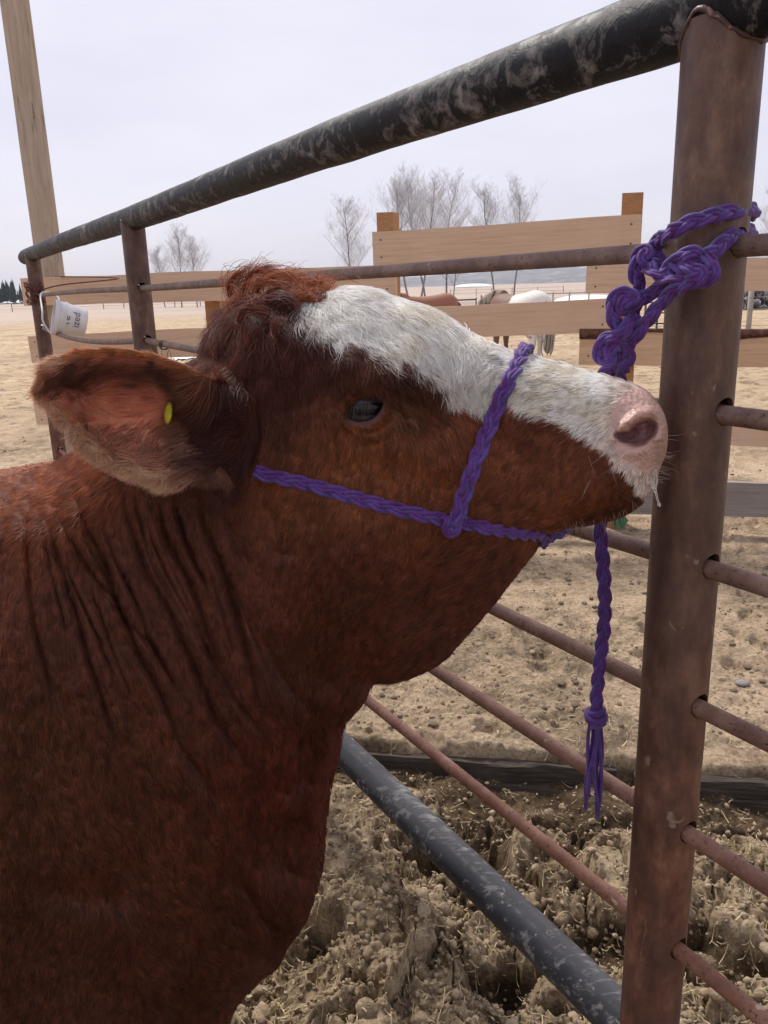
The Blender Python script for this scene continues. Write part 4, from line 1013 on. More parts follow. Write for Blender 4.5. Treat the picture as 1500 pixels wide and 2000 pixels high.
def coat(n, rs_, seed, far_side=False, dens_f=None, rad=.00021):
    fpx = vpx[Fn].mean(1); fpy = vpy[Fn].mean(1)
    dens = 1-nose_mask(fpx, fpy); dens = np.clip(dens, .0, 1)
    dens *= np.where(grid_s(fpx, fpy, lens) < 1.25, .0, 1)
    dens *= np.where(fpx < 0, .35, 1)*np.where(fpy > 2010, .2, 1)*np.where(fpx < -120, .15, 1)
    if dens_f is not None: dens = dens*dens_f(fpx, fpy)
    f, wts = tri_sample(near, Fn, n, dens, rs_)
    idx_ = Fn[f]; P0 = np.einsum('nk,nkd->nd', wts, near[idx_]); N0 = unit(np.einsum('nk,nkd->nd', wts, vn3[idx_]))
    px = np.einsum('nk,nk->n', wts, vpx[idx_]); py = np.einsum('nk,nk->n', wts, vpy[idx_])
    ang_, ln, lf_ = dir_field(px, py)
    ln = ln*(1-.86*np.exp(-(((px-714)/62)**2+((py-798)/46)**2)))
    rp = np.minimum(seg_dist(px, py, NB)[0]-17, seg_dist(px, py, CB)[0]-12); ln = ln*(.3+.7*sstep(-2, 12, rp))
    P = grow(P0, N0, px, py, ang_, ln, lf_, seed)
    c = coat_col(px, py)
    clm = hash_(np.round(px/9), np.round(py/9), px*0, 17)-.5
    c = c*(1+(.45+.10*(c[:, 0] < .4))*clm+rs_.normal(0, .26, n))[:, None]
    c = np.clip(c, .004, .93)
    if far_side:
        sd_ = (P-CA)@CN; P = P-2*sd_[..., None]*CN
    Rr = rad*np.array([1, 1, .92, .78, .5, .15])[None]*rs_.uniform(.8, 1.2, n)[:, None]*(1+.25*(c[:, :1] > .4))
    return P, Rr, c
NH = 330000
P1, R1, C1 = coat(NH, rs, 21)
P2, R2, C2 = coat(30000, rs, 31, True, rad=.0005)
# extra thickness where the winter coat is long: forehead, poll, blaze
P3, R3, C3 = coat(90000, rs, 41, dens_f=lambda x, y: 1.0*((y < 800) & (x > 420)))
# ears
def ear_hair(n, rs_, mode):
    vE = cow_pt(epx, epy, esf); vEn = np.zeros_like(vE)
    for k in range(4):
        fa = np.cross(vE[EF1[:, 2]]-vE[EF1[:, 0]], vE[EF1[:, 3]]-vE[EF1[:, 1]]); np.add.at(vEn, EF1[:, k], fa)
    vEn = unit(vEn); fpx = epx[EF1].mean(1); fpy = epy[EF1].mean(1); fd = edd[EF1].mean(1)
    t = np.clip((fpx-80)/420, 0, 1)
    if mode == 'edge': dens = np.exp(-(fd/9)**2)*sstep(.93, .78, t)
    elif mode == 'in': dens = (.22+.8*sstep(50, 12, fd)+.9*sstep(.55, .75, t)+.8*np.exp(-((fpy-(720+.12*np.abs(fpx-230)))/34)**2))*(t < .98)
    f, wts = tri_sample(vE, EF1, n, dens, rs_); idx_ = EF1[f]
    P0 = np.einsum('nk,nkd->nd', wts, vE[idx_]); N0 = unit(np.einsum('nk,nkd->nd', wts, vEn[idx_]))
    px = np.einsum('nk,nk->n', wts, epx[idx_]); py = np.einsum('nk,nk->n', wts, epy[idx_]); d = np.einsum('nk,nk->n', wts, edd[idx_]); t = np.clip((px-80)/420, 0, 1)
    # outward direction away from the ear's middle line
    ox = px-(300+.0*py); oy = py-(812)
    low = sstep(780, 860, py+.12*(px-230))
    if mode == 'edge':
        a_up = np.radians(195+0*px); a_lo = np.radians(122-26*t)
        ang_ = np.where(low > .5, a_lo, np.radians(200-25*t)); left = sstep(170, 100, px); ang_ = ang_*(1-left)+np.radians(165-60*sstep(720, 830, py))*left
        ln = .010+.016*low+.008*left; lf_ = .25+0*px
        c = np.array([.74, .46, .29])*(1-.35*(1-low))[:, None]+0*px[:, None]
        c = np.where((low < .5)[:, None], np.array([.56, .25, .12]), c)  # upper rim hair lightened: its lit edge is put into the colour
        c = np.where((left > .4)[:, None], np.array([.66, .40, .26]), c)
        rt_ = sstep(.62, .84, t)[:, None]; c = c*(1-rt_)+np.array([.17, .065, .038])*rt_
    else:
        # the fringe inside sweeps from the root out and down, dark tufts at the root lie over the opening
        ang_ = np.radians(np.where(low > .5, 128, 178)+18*(t-.5)); rt = sstep(.55, .8, t); ang_ = ang_*(1-rt)+np.radians(150)*rt
        ln = .010+.014*low+.016*rt+.010*np.exp(-((py-(725+.12*np.abs(px-230)))/34)**2); lf_ = .30+0*px
        c = ear_col(px, py, d)*1.25
        c = np.where((low > .6)[:, None] & (rs_.rand(n) < .5)[:, None] & (t < .8)[:, None], np.array([.42, .22, .14]), c)
    P = grow(P0, N0, px, py, ang_, ln, lf_, 51 if mode == 'edge' else 53, clump=1.2, droop=.35)
    c = np.clip(c*(1+rs_.normal(0, .2, n)+.5*(hash_(np.round(px/8), np.round(py/8), px*0, 27)-.5))[:, None], .01, .8)
    return P, .00023*np.array([1, 1, .9, .75, .5, .12])[None]*np.ones((n, 1)), c
E1 = ear_hair(26000, rs, 'edge'); E2 = ear_hair(34000, rs, 'in')
def mirror_(P): sd_ = (P-CA)@CN; return P-2*sd_[..., None]*CN
coatP = np.concatenate([P1, P2, P3, E1[0], E2[0], mirror_(E1[0][::4])]); coatR = np.concatenate([R1, R2, R3, E1[1], E2[1], E1[1][::4]*1.6]); coatC = np.concatenate([C1, C2, C3, E1[2], E2[2], E1[2][::4]])
curves_obj('coat', coatP, coatR, coatC, hairm, cow)

# --- forelock: long curly locks between the ears
def lock(ctrl, s0, s1, n, spread, col, seed, curl=.006, rad=.00024, Kp=14):
    r_ = np.random.RandomState(seed); c_ = catmull(ctrl, 8); cc, _ = resample(c_, 1.0)
    ii = np.linspace(0, len(cc)-1, Kp).astype(int); c_ = cc[ii]
    s_ = np.linspace(0, 1, Kp); lvl = s0+(s1-s0)*s_
    out_ = []
    base = cow_pt(c_[:, 0], c_[:, 1], lvl)
    ph = r_.uniform(0, 6.28, 3)
    for k in range(n):
        o0 = r_.normal(0, spread, 3); o1 = r_.normal(0, spread*.9, 3); fr = r_.uniform(1.5, 3.5); p_ = r_.normal(0, .5)
        L_ = r_.uniform(.75, 1.0)
        sm = s_*L_; bb_ = np.stack([np.interp(sm, s_, base[:, q_]) for q_ in range(3)], 1)
        wob_ = np.stack([np.sin(fr*s_*3+ph[q_]+p_)*curl*s_*(.6+.4*r_.rand()) for q_ in range(3)], 1)
        out_.append(bb_+o0*(1-s_)[:, None]+(o1*s_[:, None]*.9)+wob_)
    P = np.array(out_); c = np.clip(np.array(col)*(1+r_.normal(0, .22, (n, 1))), .01, .8)
    return P, rad*np.r_[np.ones(Kp-4), .85, .65, .4, .12][None]*np.ones((n, 1)), c
OR = (.37, .125, .06); DR = (.15, .05, .035); MR = (.27, .085, .045)
LK = [([(480, 612), (470, 580), (478, 548), (500, 528), (530, 524), (560, 535)], 0, .03, MR), ([(500, 605), (500, 570), (520, 545), (555, 540), (590, 552), (610, 575)], .02, .05, OR),
      ([(520, 600), (540, 560), (580, 545), (620, 548), (652, 545)], -.01, .01, OR), ([(540, 598), (570, 565), (610, 555), (650, 550), (662, 538)], .0, .02, OR), ([(560, 600), (600, 578), (630, 565), (655, 556)], .03, .03, OR),
      ([(490, 600), (462, 585), (452, 600), (448, 625), (440, 650)], .03, .06, MR), ([(480, 610), (455, 590), (447, 555), (462, 530), (490, 520), (515, 522)], -.02, .02, MR),
      ([(470, 625), (440, 625), (428, 645), (432, 668), (418, 690)], .04, .07, DR), ([(500, 620), (520, 590), (550, 580), (580, 590), (590, 612)], .05, .08, DR), ([(520, 615), (550, 595), (575, 598), (583, 618)], .06, .08, DR),
      ([(460, 650), (436, 660), (424, 685), (430, 705)], .06, .08, DR), ([(540, 610), (520, 585), (540, 565), (575, 570), (590, 590)], .0, .02, MR), ([(580, 590), (610, 575), (640, 572), (655, 568)], .0, .03, OR), ([(560, 592), (590, 570), (625, 562), (640, 566)], -.03, -.02, OR),
      ([(480, 600), (450, 570), (456, 545)], -.03, -.02, MR), ([(510, 600), (500, 560), (515, 535), (545, 528), (585, 542), (630, 560)], -.04, -.03, OR), ([(600, 590), (580, 560), (550, 548), (520, 550), (505, 570)], -.03, -.01, OR),
      ([(520, 612), (480, 600), (468, 630), (478, 660), (470, 690)], .085, .10, DR), ([(500, 640), (485, 665), (492, 690), (480, 720)], .10, .11, DR), ([(540, 625), (530, 650), (540, 680), (530, 705)], .10, .11, DR)]
LP = []; LR = []; LC = []
for i, (ct, s0, s1, c_) in enumerate(LK):
    for j in range(3):
        rj = np.random.RandomState(i*7+j); jit = [(x+rj.normal(0, 3+j*2)*min(1, q_*.5), y+rj.normal(0, 3+j*2)*min(1, q_*.5)) for q_, (x, y) in enumerate(ct)]
        a, b, c = lock(jit, s0, s1, 44 if j == 0 else 14, .0024+.0024*j, c_, 100+i*3+j, curl=.004+.003*j); LP.append(a); LR.append(b); LC.append(c)
# matted filling under the loose locks
for i in range(46):
    rj = np.random.RandomState(900+i); x = rj.uniform(465, 640); y = 596-12*math.sin((x-455)/185*3.1)+rj.uniform(0, 16); dx = rj.uniform(-10, 50); hgt = rj.uniform(4, 15)+(6 if x > 540 else 0)
    s0 = rj.uniform(-.05, .06); col_ = OR if x > 560 and y < 600 else MR if rj.rand() < .6 else DR
    a, b, c = lock([(x, y+6), (x+dx*.25, y-hgt*.8), (x+dx*.7, y-hgt), (x+dx, y-hgt*.35)], s0, s0+rj.uniform(-.02, .02), 50, .004, col_, 300+i, curl=.005); LP.append(a); LR.append(b); LC.append(c)
# stray single hairs standing up
for i in range(36):
    rj = np.random.RandomState(700+i); x = rj.uniform(460, 640); dx = rj.uniform(-60, 70); h_ = rj.uniform(25, 62)
    a, b, c = lock([(x, 590), (x+dx*.2, 590-h_*.7), (x+dx*.6, 590-h_), (x+dx, 590-h_*.8)], rj.uniform(-.04, .05), rj.uniform(-.04, .05), 3, .0006, MR, 500+i, curl=.004, rad=.0003); LP.append(a); LR.append(b); LC.append(c)
curves_obj('forelock', np.concatenate(LP), np.concatenate(LR), np.concatenate(LC), hairm, cow)
# whiskers at the lips and nose
WP = []
for k in range(70):
    rj = np.random.RandomState(60+k)
    if k < 34: x = rj.uniform(1268, 1298); y = 960-(x-1268)*2.2+rj.uniform(-70, 5); dv = Rv*rj.uniform(.6, 1)+Uv*rj.uniform(-.6, .15); ln = rj.uniform(.010, .024)
    elif k < 62: x = rj.uniform(1100, 1262); y = np.interp(x, [1100, 1170, 1215, 1262], [1030, 1018, 1004, 965])-rj.uniform(0, 12); dv = -Uv*rj.uniform(.5, 1)+Rv*rj.uniform(-.2, .6); ln = rj.uniform(.010, .030)
    else: x = rj.uniform(1140, 1230); y = rj.uniform(880, 960); dv = -Uv*rj.uniform(.3, 1)-Rv*rj.uniform(-.3, 1)+CN*.5; ln = rj.uniform(.02, .04)
    p0 = cow_pt(np.array([x]), np.array([y]), grid_s(np.array([x]), np.array([y])))[0]; dv = unit(dv+CN*rj.uniform(-.2, .5)); bend = rj.uniform(-.25, .25)
    WP.append([p0+dv*ln*s_+Uv*bend*ln*s_*s_ for s_ in np.linspace(0, 1, 6)])
WP = np.array(WP); curves_obj('whiskers', WP, np.tile(np.array([.00015, .00014, .00012, .0001, .00007, .00003]), (len(WP), 1)), np.tile(np.array([.45, .36, .30]), (len(WP), 1)), hairm, cow)
# drool
dm = NT('saliva'); dm.b.inputs['Transmission Weight'].default_value = .85; dm.b.inputs['Base Color'].default_value = (.95, .95, .97, 1); dm.b.inputs['Roughness'].default_value = .06; dm.b.inputs['IOR'].default_value = 1.34
mb_ = MB()
pts = catmull([(1270, 935), (1276, 948), (1281, 962), (1285, 978), (1289, 990)], 5); P = cow_pt(pts[:, 0], pts[:, 1], np.full(len(pts), .045)); n_ = len(P)
mb_.tube(P, np.interp(np.linspace(0, 1, n_), [0, .15, .5, .8, .92, 1], [.0030, .0028, .0013, .0009, .0020, .0004]), 12)
pts = catmull([(1278, 915), (1282, 935), (1280, 955), (1281, 964)], 4); P = cow_pt(pts[:, 0], pts[:, 1], np.full(len(pts), .040)); mb_.tube(P, np.linspace(.0022, .0009, len(P)), 10)
mb_.build('drool', dm.m, cow, True)
# ear tag
tagm = NT('yellow_plastic'); tagm.base(tagm.ramp(tagm.noise(tagm.coord(), 160, 3), [(.42, (.42, .38, .02)), (.5, (.62, .56, .04)), (.62, (.55, .50, .03))]), .35)
ang_t = np.linspace(0, 2*np.pi, 40, endpoint=False)
tc_ = cow_pt(np.array([330.]), np.array([807.]), np.array([.155]))[0]
nrm = unit(CN*.55-Rv*.80+Uv*.25); a1_ = unit(np.cross(nrm, Uv)); a2_ = np.cross(nrm, a1_)
mt = MB(); V_ = []
for (r_, o_) in ((.0001, .0035), (.005, .0035), (.0105, .0018), (.0115, 0), (.0105, -.0012), (.0001, -.0012)): V_.append(tc_+r_*(np.cos(ang_t)[:, None]*a1_+np.sin(ang_t)[:, None]*a2_)+nrm*o_)
mt.add(np.vstack(V_), [(i*40+j, i*40+(j+1) % 40, (i+1)*40+(j+1) % 40, (i+1)*40+j) for i in range(5) for j in range(40)])
mt.build('ear_tag', tagm.m, cow, True)

# ================================================================ ROPE HALTER AND LEAD
def rope_mat(name, cA, cB):
    k = NT(name); v = k.coord('Object'); s_ = k.attr('sid')
    c = k.mix(s_.outputs['Fac'], cA, cB)
    c = k.mix(k.ramp(k.noise(v, 60, 4, .6), [(.4, (0, 0, 0)), (.7, (.45, .45, .45))]), c, tuple(min(1, q*1.9+.01) for q in cB))
    c = k.mix(k.ramp(k.noise(v, 300, 3, .6), [(.35, (.35, .35, .35)), (.5, (0, 0, 0))]), c, tuple(q*.4 for q in cA))
    k.base(c, .62, 0, .3); b_ = k.bump(k.noise(v, 700, 4, .75), .6, .0012); k.bump(k.noise(v, 130, 3, .6), .4, .003, b_)
    k.b.inputs['Sheen Weight'].default_value = .25; k.b.inputs['Sheen Roughness'].default_value = .4
    return k.m
RM = rope_mat('purple_cord', (.085, .016, .150), (.078, .042, .205))
def braid(P, w, mb, refN=None, flat=1.0, pitch=4.3, ph=0., taper_end=False):
    P, s_ = resample(P, w*.11); n_ = len(P)
    T = unit(np.gradient(P, axis=0))
    if refN is None: refN = np.tile(-Fv, (n_, 1))
    elif len(refN) != n_: refN = np.stack([np.interp(np.linspace(0, 1, n_), np.linspace(0, 1, len(refN)), refN[:, q_]) for q_ in range(3)], 1)
    N = unit(refN-np.sum(refN*T, 1)[:, None]*T); B = np.cross(T, N)
    sd_ = int(abs(P[0, 0]*1e4)) % 97
    wob = 1+.10*(fbm(s_/w*.5, s_*0, o=2, seed=sd_)-.5)*2
    phi = s_/(w*pitch)*2*np.pi+ph+.5*(fbm(s_/w*.3, s_*0+4, o=2, seed=sd_)-.5)
    for k in range(3):
        f = phi+k*2*np.pi/3
        lat = w*.26*np.sin(f)*wob; dep = w*.16*np.sin(2*f)*flat
        C0 = P+B*lat[:, None]+N*dep[:, None]
        Tk = unit(np.gradient(C0, axis=0)); Nk = unit(N-np.sum(N*Tk, 1)[:, None]*Tk); Bk = np.cross(Tk, Nk)
        for q_, sg in enumerate((-1, 1)):
            tw = .35*np.sin(f*.5+k)
            Cc = C0+Bk*(sg*w*.125)+Nk*(sg*w*.03*np.cos(f))[:, None]
            rr_ = np.full(n_, w*.158)*(1+.05*np.sin(s_/w*9+k))
            V, F = tube(Cc, rr_, 8); mb.add(V, F, float(q_) if (k+q_) % 2 else .35*q_)
def rope_obj(name, paths, w, parent, **kw):
    mb = MB()
    for p_ in paths:
        if isinstance(p_, tuple): braid(p_[0], w, mb, p_[1], **kw)
        else: braid(p_, w, mb, **kw)
    return mb.build(name, RM, parent, True, attr='sid')
halter = empty('rope_halter', cow_pt(np.array([889.]), np.array([1024.]), np.array([.1]))[0])
tag(halter, 'braided purple rope halter on the cow, its lead tied to the rusty post', 'halter')
Hs = blur(H, 2, 2)
def surf_path(pts, off, px_off=0.):
    c_ = catmull(pts, 12); c_, _ = resample(c_, 2.0)
    s_ = grid_s(c_[:, 0], c_[:, 1], Hs); e = 4.
    P = cow_pt(c_[:, 0], c_[:, 1], s_+off)
    ax_ = cow_pt(c_[:, 0]+e, c_[:, 1], grid_s(c_[:, 0]+e, c_[:, 1], Hs))-cow_pt(c_[:, 0]-e, c_[:, 1], grid_s(c_[:, 0]-e, c_[:, 1], Hs))
    ay_ = cow_pt(c_[:, 0], c_[:, 1]+e, grid_s(c_[:, 0], c_[:, 1]+e, Hs))-cow_pt(c_[:, 0], c_[:, 1]-e, grid_s(c_[:, 0], c_[:, 1]-e, Hs))
    N = unit(np.cross(ay_, ax_)); N = np.where((N@CN)[:, None] < 0, -N, N)
    return P, N
# noseband: over the bridge of the nose and down both sides
pn, nn_ = surf_path([(1010, 712), (998, 735), (975, 785), (962, 820), (945, 860), (928, 905), (910, 955), (898, 995), (890, 1030)], .0065)
top = cow_pt(np.array([1024.]), np.array([695.]), np.array([.0]))[0]; t2 = cow_pt(np.array([1017.]), np.array([697.]), np.array([.026]))[0]
topN = unit(Uv+.25*Rv)
over = np.array([t2+topN*.006, top+topN*.010]); overN = np.array([unit(topN+CN*.4), topN])
pf_ = lambda P: P-2*((P-CA)@CN)[:, None]*CN
nf_ = lambda N: N-2*(N@CN)[:, None]*CN
halfP = np.vstack([pn[::-1], over]); halfN = np.vstack([nn_[::-1], overN])
full = np.vstack([halfP, pf_(halfP[:-1])[::-1]]); fullN = np.vstack([halfN, nf_(halfN[:-1])[::-1]])
L_ = np.r_[0, np.cumsum(np.linalg.norm(np.diff(full, axis=0), axis=1))]; q_ = np.linspace(0, L_[-1], 300)
full = np.stack([np.interp(q_, L_, full[:, k]) for k in range(3)], 1); fullN = np.stack([np.interp(q_, L_, fullN[:, k]) for k in range(3)], 1)
def sm(A, r=5):
    k = np.ones(2*r+1)/(2*r+1); return np.stack([np.convolve(np.pad(A[:, i], r, 'edge'), k, 'valid') for i in range(3)], 1)
full = sm(full, 4); rope_obj('noseband', [(full, unit(sm(fullN, 6)))], .0160, halter)
cp, cn_ = surf_path([(498, 922), (540, 932), (600, 946), (660, 963), (720, 980), (780, 996), (840, 1010), (890, 1022)], .004)
rope_obj('cheek_strap', [(cp, cn_)], .0145, halter); rope_obj('cheek_strap', [(pf_(cp), nf_(cn_))], .0145, halter)
jp, jn = surf_path([(893, 1018), (930, 1027), (980, 1038), (1030, 1045), (1058, 1046)], .004)
under = cow_pt(np.array([1066.]), np.array([1050.]), np.array([.0]))[0]-.008*Uv
jj = np.vstack([jp, [under]]); jN = np.vstack([jn, [-Uv]]); jj = np.vstack([jj, pf_(jj[:-1])[::-1]]); jN = np.vstack([jN, nf_(jN[:-1])[::-1]])
rope_obj('jaw_strap', [(jj, jN)], .0135, halter)
# small loop knot where the straps meet
kc, kn = surf_path([(889, 1024), (889, 1026)], .010)
c0 = kc[0]; N0 = unit(kn[0]); b1_ = unit(Rv-N0*(Rv@N0)); b2_ = np.cross(N0, b1_)
j1, jn1 = surf_path([(902, 1008), (893, 1030), (880, 1040), (872, 1030), (880, 1016)], .0095)
rope_obj('strap_joint', [(j1, jn1)], .0125, halter)
# lead: wraps the post, then a chain of slip loops, then down behind the muzzle
def lead(pts): 
    c_ = catmull(np.array(pts, float), 10); return at_t(c_[:, 0], c_[:, 1], c_[:, 2])
tz = .845
def kp(rows): return lead([(1050+x/2.778, 340+y/2.778, t) for x, y, t in rows])
wrap1 = kp([(1148, 232, .935), (1180, 198, .90), (1150, 190, .864), (1085, 200, .842), (1000, 212, .832), (920, 235, .826), (830, 262, .826), (750, 300, .834), (685, 335, .852), (640, 372, .872), (610, 412, .882)])
wrap2 = kp([(1135, 345, .945), (1165, 310, .915), (1130, 312, .868), (1070, 330, .846), (1010, 368, .834), (960, 418, .828), (900, 455, .824)])
wrapb = kp([(1148, 232, .935), (1050, 270, .965), (850, 320, .965), (690, 350, .935), (640, 385, .90)])
rope_obj('post_wrap', [wrap1, wrap2, wrapb], .0160, halter)
kn1 = kp([(900, 455, .822), (840, 432, .816), (775, 450, .822), (722, 500, .836), (690, 540, .846), (655, 548, .858)])
kn2 = kp([(900, 450, .816), (945, 490, .812), (945, 545, .812), (895, 578, .815), (830, 560, .818), (765, 566, .826), (700, 560, .840), (640, 535, .850), (598, 500, .858)])
kn3 = kp([(720, 478, .842), (790, 500, .820), (850, 515, .812), (880, 545, .810), (840, 580, .814), (775, 610, .826), (715, 655, .842), (655, 720, .858), (595, 795, .868), (535, 875, .880), (470, 960, .895), (400, 1040, .910), (345, 1110, .93), (330, 1200, .965)])
rope_obj('post_knot', [kn1, kn2, kn3], .0160, halter)
ch1 = kp([(612, 408, .880), (650, 440, .872), (655, 480, .868), (615, 498, .864), (575, 470, .862), (592, 425, .860), (560, 430, .866), (533, 480, .870), (532, 545, .872), (552, 600, .876), (545, 660, .880), (528, 730, .884), (500, 800, .886), (455, 870, .888), (430, 950, .892), (400, 1030, .91), (380, 1110, .94)])
ch2 = kp([(690, 555, .850), (668, 610, .860), (610, 648, .868), (550, 688, .870), (490, 720, .872), (455, 735, .872), (480, 690, .862), (520, 665, .862), (480, 640, .864), (425, 665, .868), (402, 720, .872), (410, 785, .876), (440, 830, .880), (450, 880, .884)])
ch3 = kp([(525, 760, .878), (470, 850, .872), (420, 885, .874), (365, 895, .880), (336, 945, .884), (345, 1000, .888), (385, 1010, .884), (395, 960, .880), (420, 920, .878), (470, 930, .884), (495, 980, .892), (470, 1050, .905), (450, 1110, .93), (430, 1200, .96)])
rope_obj('slip_knot_chain', [ch1, ch2, ch3], .0155, halter)
# from the chain down behind the muzzle to the chin and to the free end
down = lead([(1178, 790, .97), (1172, 860, 1.0), (1172, 950, 1.02), (1172, 1030, 1.03), (1177, 1090, 1.035), (1181, 1160, 1.045), (1180, 1220, 1.06), (1172, 1290, 1.075), (1166, 1350, 1.085), (1164, 1398, 1.095)])
rope_obj('lead_tail', [down], .0178, halter)
chin = lead([(1066, 1052, .935), (1100, 1035, .97), (1140, 990, 1.0), (1165, 900, 1.0), (1178, 800, .97)])
rope_obj('chin_lead', [chin], .0150, halter)
ke = at_t(np.array([1164.]), np.array([1398.]), np.array([1.095]))[0]
mb = MB()
for r_, zo, rc in ((.0115, .0, .0050), (.0105, -.008, .0045), (.0095, .007, .004)):
    a = np.linspace(0, 2*np.pi, 33); P = np.array([ke+np.array([math.cos(q)*r_, math.sin(q)*r_, zo+.003*math.sin(q+zo*300)]) for q in a]); mb.tube(P, rc, 10, a=.3+zo*20)
mb.tube([ke+np.array([0, 0, .012]), ke+np.array([0, 0, -.016])], .009, 14, a=.5)
mb.build('end_knot', RM, halter, True, attr='sid')
mb = MB(); rj = np.random.RandomState(2)
for k in range(9):
    a = k*2.4; x0 = .006*math.cos(a); y0 = .006*math.sin(a); ln = [.135, .145, .115, .155, .125, .150, .135, .11, .14][k]; sp = rj.uniform(.3, 1.9)
    P = np.array([ke+np.array([x0*(1+sp*s_)+.003*math.sin(s_*5+k), y0*(1+sp*s_), -.01-ln*s_]) for s_ in np.linspace(0, 1, 14)])
    Vt, Ft = tube(P, .0026, 8); T_, N_, B_ = frames(P); mb.add(Vt, Ft, (k % 3)*.4)
mb.build('tassel', RM, halter, True, attr='sid')

# ================================================================ THINGS ON THE FENCE
# bucket hanging sideways by its handle from the second rod at the far end
bk = fpt(4.05, 1.30, .10)
bucketm = NT('white_plastic'); bv = bucketm.coord('Object'); bucketm.base(bucketm.ramp(bucketm.noise(bv, 9, 4), [(.4, (.62, .60, .60)), (.6, (.74, .73, .74))]), .4)
bin_ = plain('bucket_inside', (.52, .46, .38), .7)
bucket = empty('bucket', (0, 0, 0)); tag(bucket, 'white plastic bucket with lettering hanging on its side from the pipe fence', 'bucket')
bc = at_t(np.array([104.]), np.array([618.]), np.array([4.32]))[0]; be = at_t(np.array([168.]), np.array([631.]), np.array([4.40]))[0]
axb = unit(be-bc); LB = np.linalg.norm(be-bc)
b1 = unit(np.cross(axb, Fv)); b2 = np.cross(axb, b1)
a = np.linspace(0, 2*np.pi, 64, endpoint=False); V = []
rb0, rb1 = .088, .072
prof = [(0, rb0+.004), (.012, rb0+.006), (.022, rb0+.006), (.024, rb0), (.05, rb0-.001), (.053, rb0+.003), (.060, rb0+.003), (.062, rb0-.002), (LB-.006, rb1+.001), (LB, rb1-.006), (LB, .001), (LB-.004, .001), (LB-.004, rb1-.006), (.001, rb0-.004), (0, rb0+.004)]
for d_, r_ in prof: V.append(bc+axb*d_+r_*(np.cos(a)[:, None]*b1+np.sin(a)[:, None]*b2))
F = [(i*64+j, i*64+(j+1) % 64, (i+1)*64+(j+1) % 64, (i+1)*64+j) for i in range(len(prof)-1) for j in range(64)]
mesh_obj('bucket_shell', np.vstack(V), F, bucketm.m, bucket, True, sharp=35)
hp = fpt(4.42, RODZ[0]+.012)
hs = [bc+axb*.015+b1*rb0*1.02*sg for sg in (-1, 1)]
hang = fpt(4.30, RODZ[0]+.016)
ht_, hb_ = (hs[0], hs[1]) if hs[0][2] > hs[1][2] else (hs[1], hs[0])
V, F = tube(catmull([ht_, ht_*.5+hang*.5+axb*.03, hang+axb*.01, hang-axb*.03-Uv*.02, bc-axb*.055+Uv*.02, bc-axb*.05-Uv*.04, hb_-axb*.02, hb_], 10), .005, 10)
mesh_obj('handle', V, F, bucketm.m, bucket)
inkm = plain('printed_ink', (.09, .06, .10), .6)
def wrap_text(txt, size, d_, ang0, parent):
    cu = bpy.data.curves.new('t', 'FONT'); cu.body = txt; cu.size = size; cu.resolution_u = 3
    to = bpy.data.objects.new('t', cu); COL.objects.link(to); bpy.context.view_layer.update()
    me = bpy.data.meshes.new_from_object(to.evaluated_get(bpy.context.evaluated_depsgraph_get()))
    bmx = bmesh.new(); bmx.from_mesh(me); bmesh.ops.triangulate(bmx, faces=bmx.faces); bmesh.ops.subdivide_edges(bmx, edges=bmx.edges, cuts=2)
    V = np.array([v.co[:] for v in bmx.verts]); F = [[v.index for v in f.verts] for f in bmx.faces]; bmx.free()
    bpy.data.objects.remove(to); bpy.data.curves.remove(cu); bpy.data.meshes.remove(me)
    dd = d_+V[:, 1]; r_ = rb0+(rb1-rb0)*dd/LB+.0016; th = ang0+V[:, 0]/.10
    P = bc+axb*dd[:, None]+r_[:, None]*(np.cos(th)[:, None]*b1+np.sin(th)[:, None]*b2)
    return mesh_obj('lettering', P, F, inkm, parent, False)
tocam = math.atan2(-Fv@b2, -Fv@b1)
updir = math.atan2(Uv@b2, Uv@b1)
sgn = 1 if math.sin(updir-tocam) > 0 else -1
LET = []
def text_on(txt, size, d_, start):
    cu = bpy.data.curves.new('t', 'FONT'); cu.body = txt; cu.size = size; cu.resolution_u = 3
    to = bpy.data.objects.new('t', cu); COL.objects.link(to); bpy.context.view_layer.update()
    me = bpy.data.meshes.new_from_object(to.evaluated_get(bpy.context.evaluated_depsgraph_get()))
    bmx = bmesh.new(); bmx.from_mesh(me); bmesh.ops.triangulate(bmx, faces=bmx.faces); bmesh.ops.subdivide_edges(bmx, edges=bmx.edges, cuts=1)
    V = np.array([v.co[:] for v in bmx.verts]); F = [[v.index for v in f.verts] for f in bmx.faces]; bmx.free()
    bpy.data.objects.remove(to); bpy.data.curves.remove(cu); bpy.data.meshes.remove(me)
    # reads upwards round the side: letters' x runs up, their y runs back towards the mouth of the bucket
    dd = d_-V[:, 1]; r_ = np.interp(dd, [0, .062, LB-.006], [rb0, rb0-.002, rb1+.001])+.0018; th = tocam+sgn*(start+V[:, 0]/.08)
    P = bc+axb*dd[:, None]+r_[:, None]*(np.cos(th)[:, None]*b1+np.sin(th)[:, None]*b2)
    return mesh_obj('lettering', P, F, inkm, bucket, False)
text_on('re', .052, LB-.092, -.50); text_on('ized', .052, LB-.042, -.62)
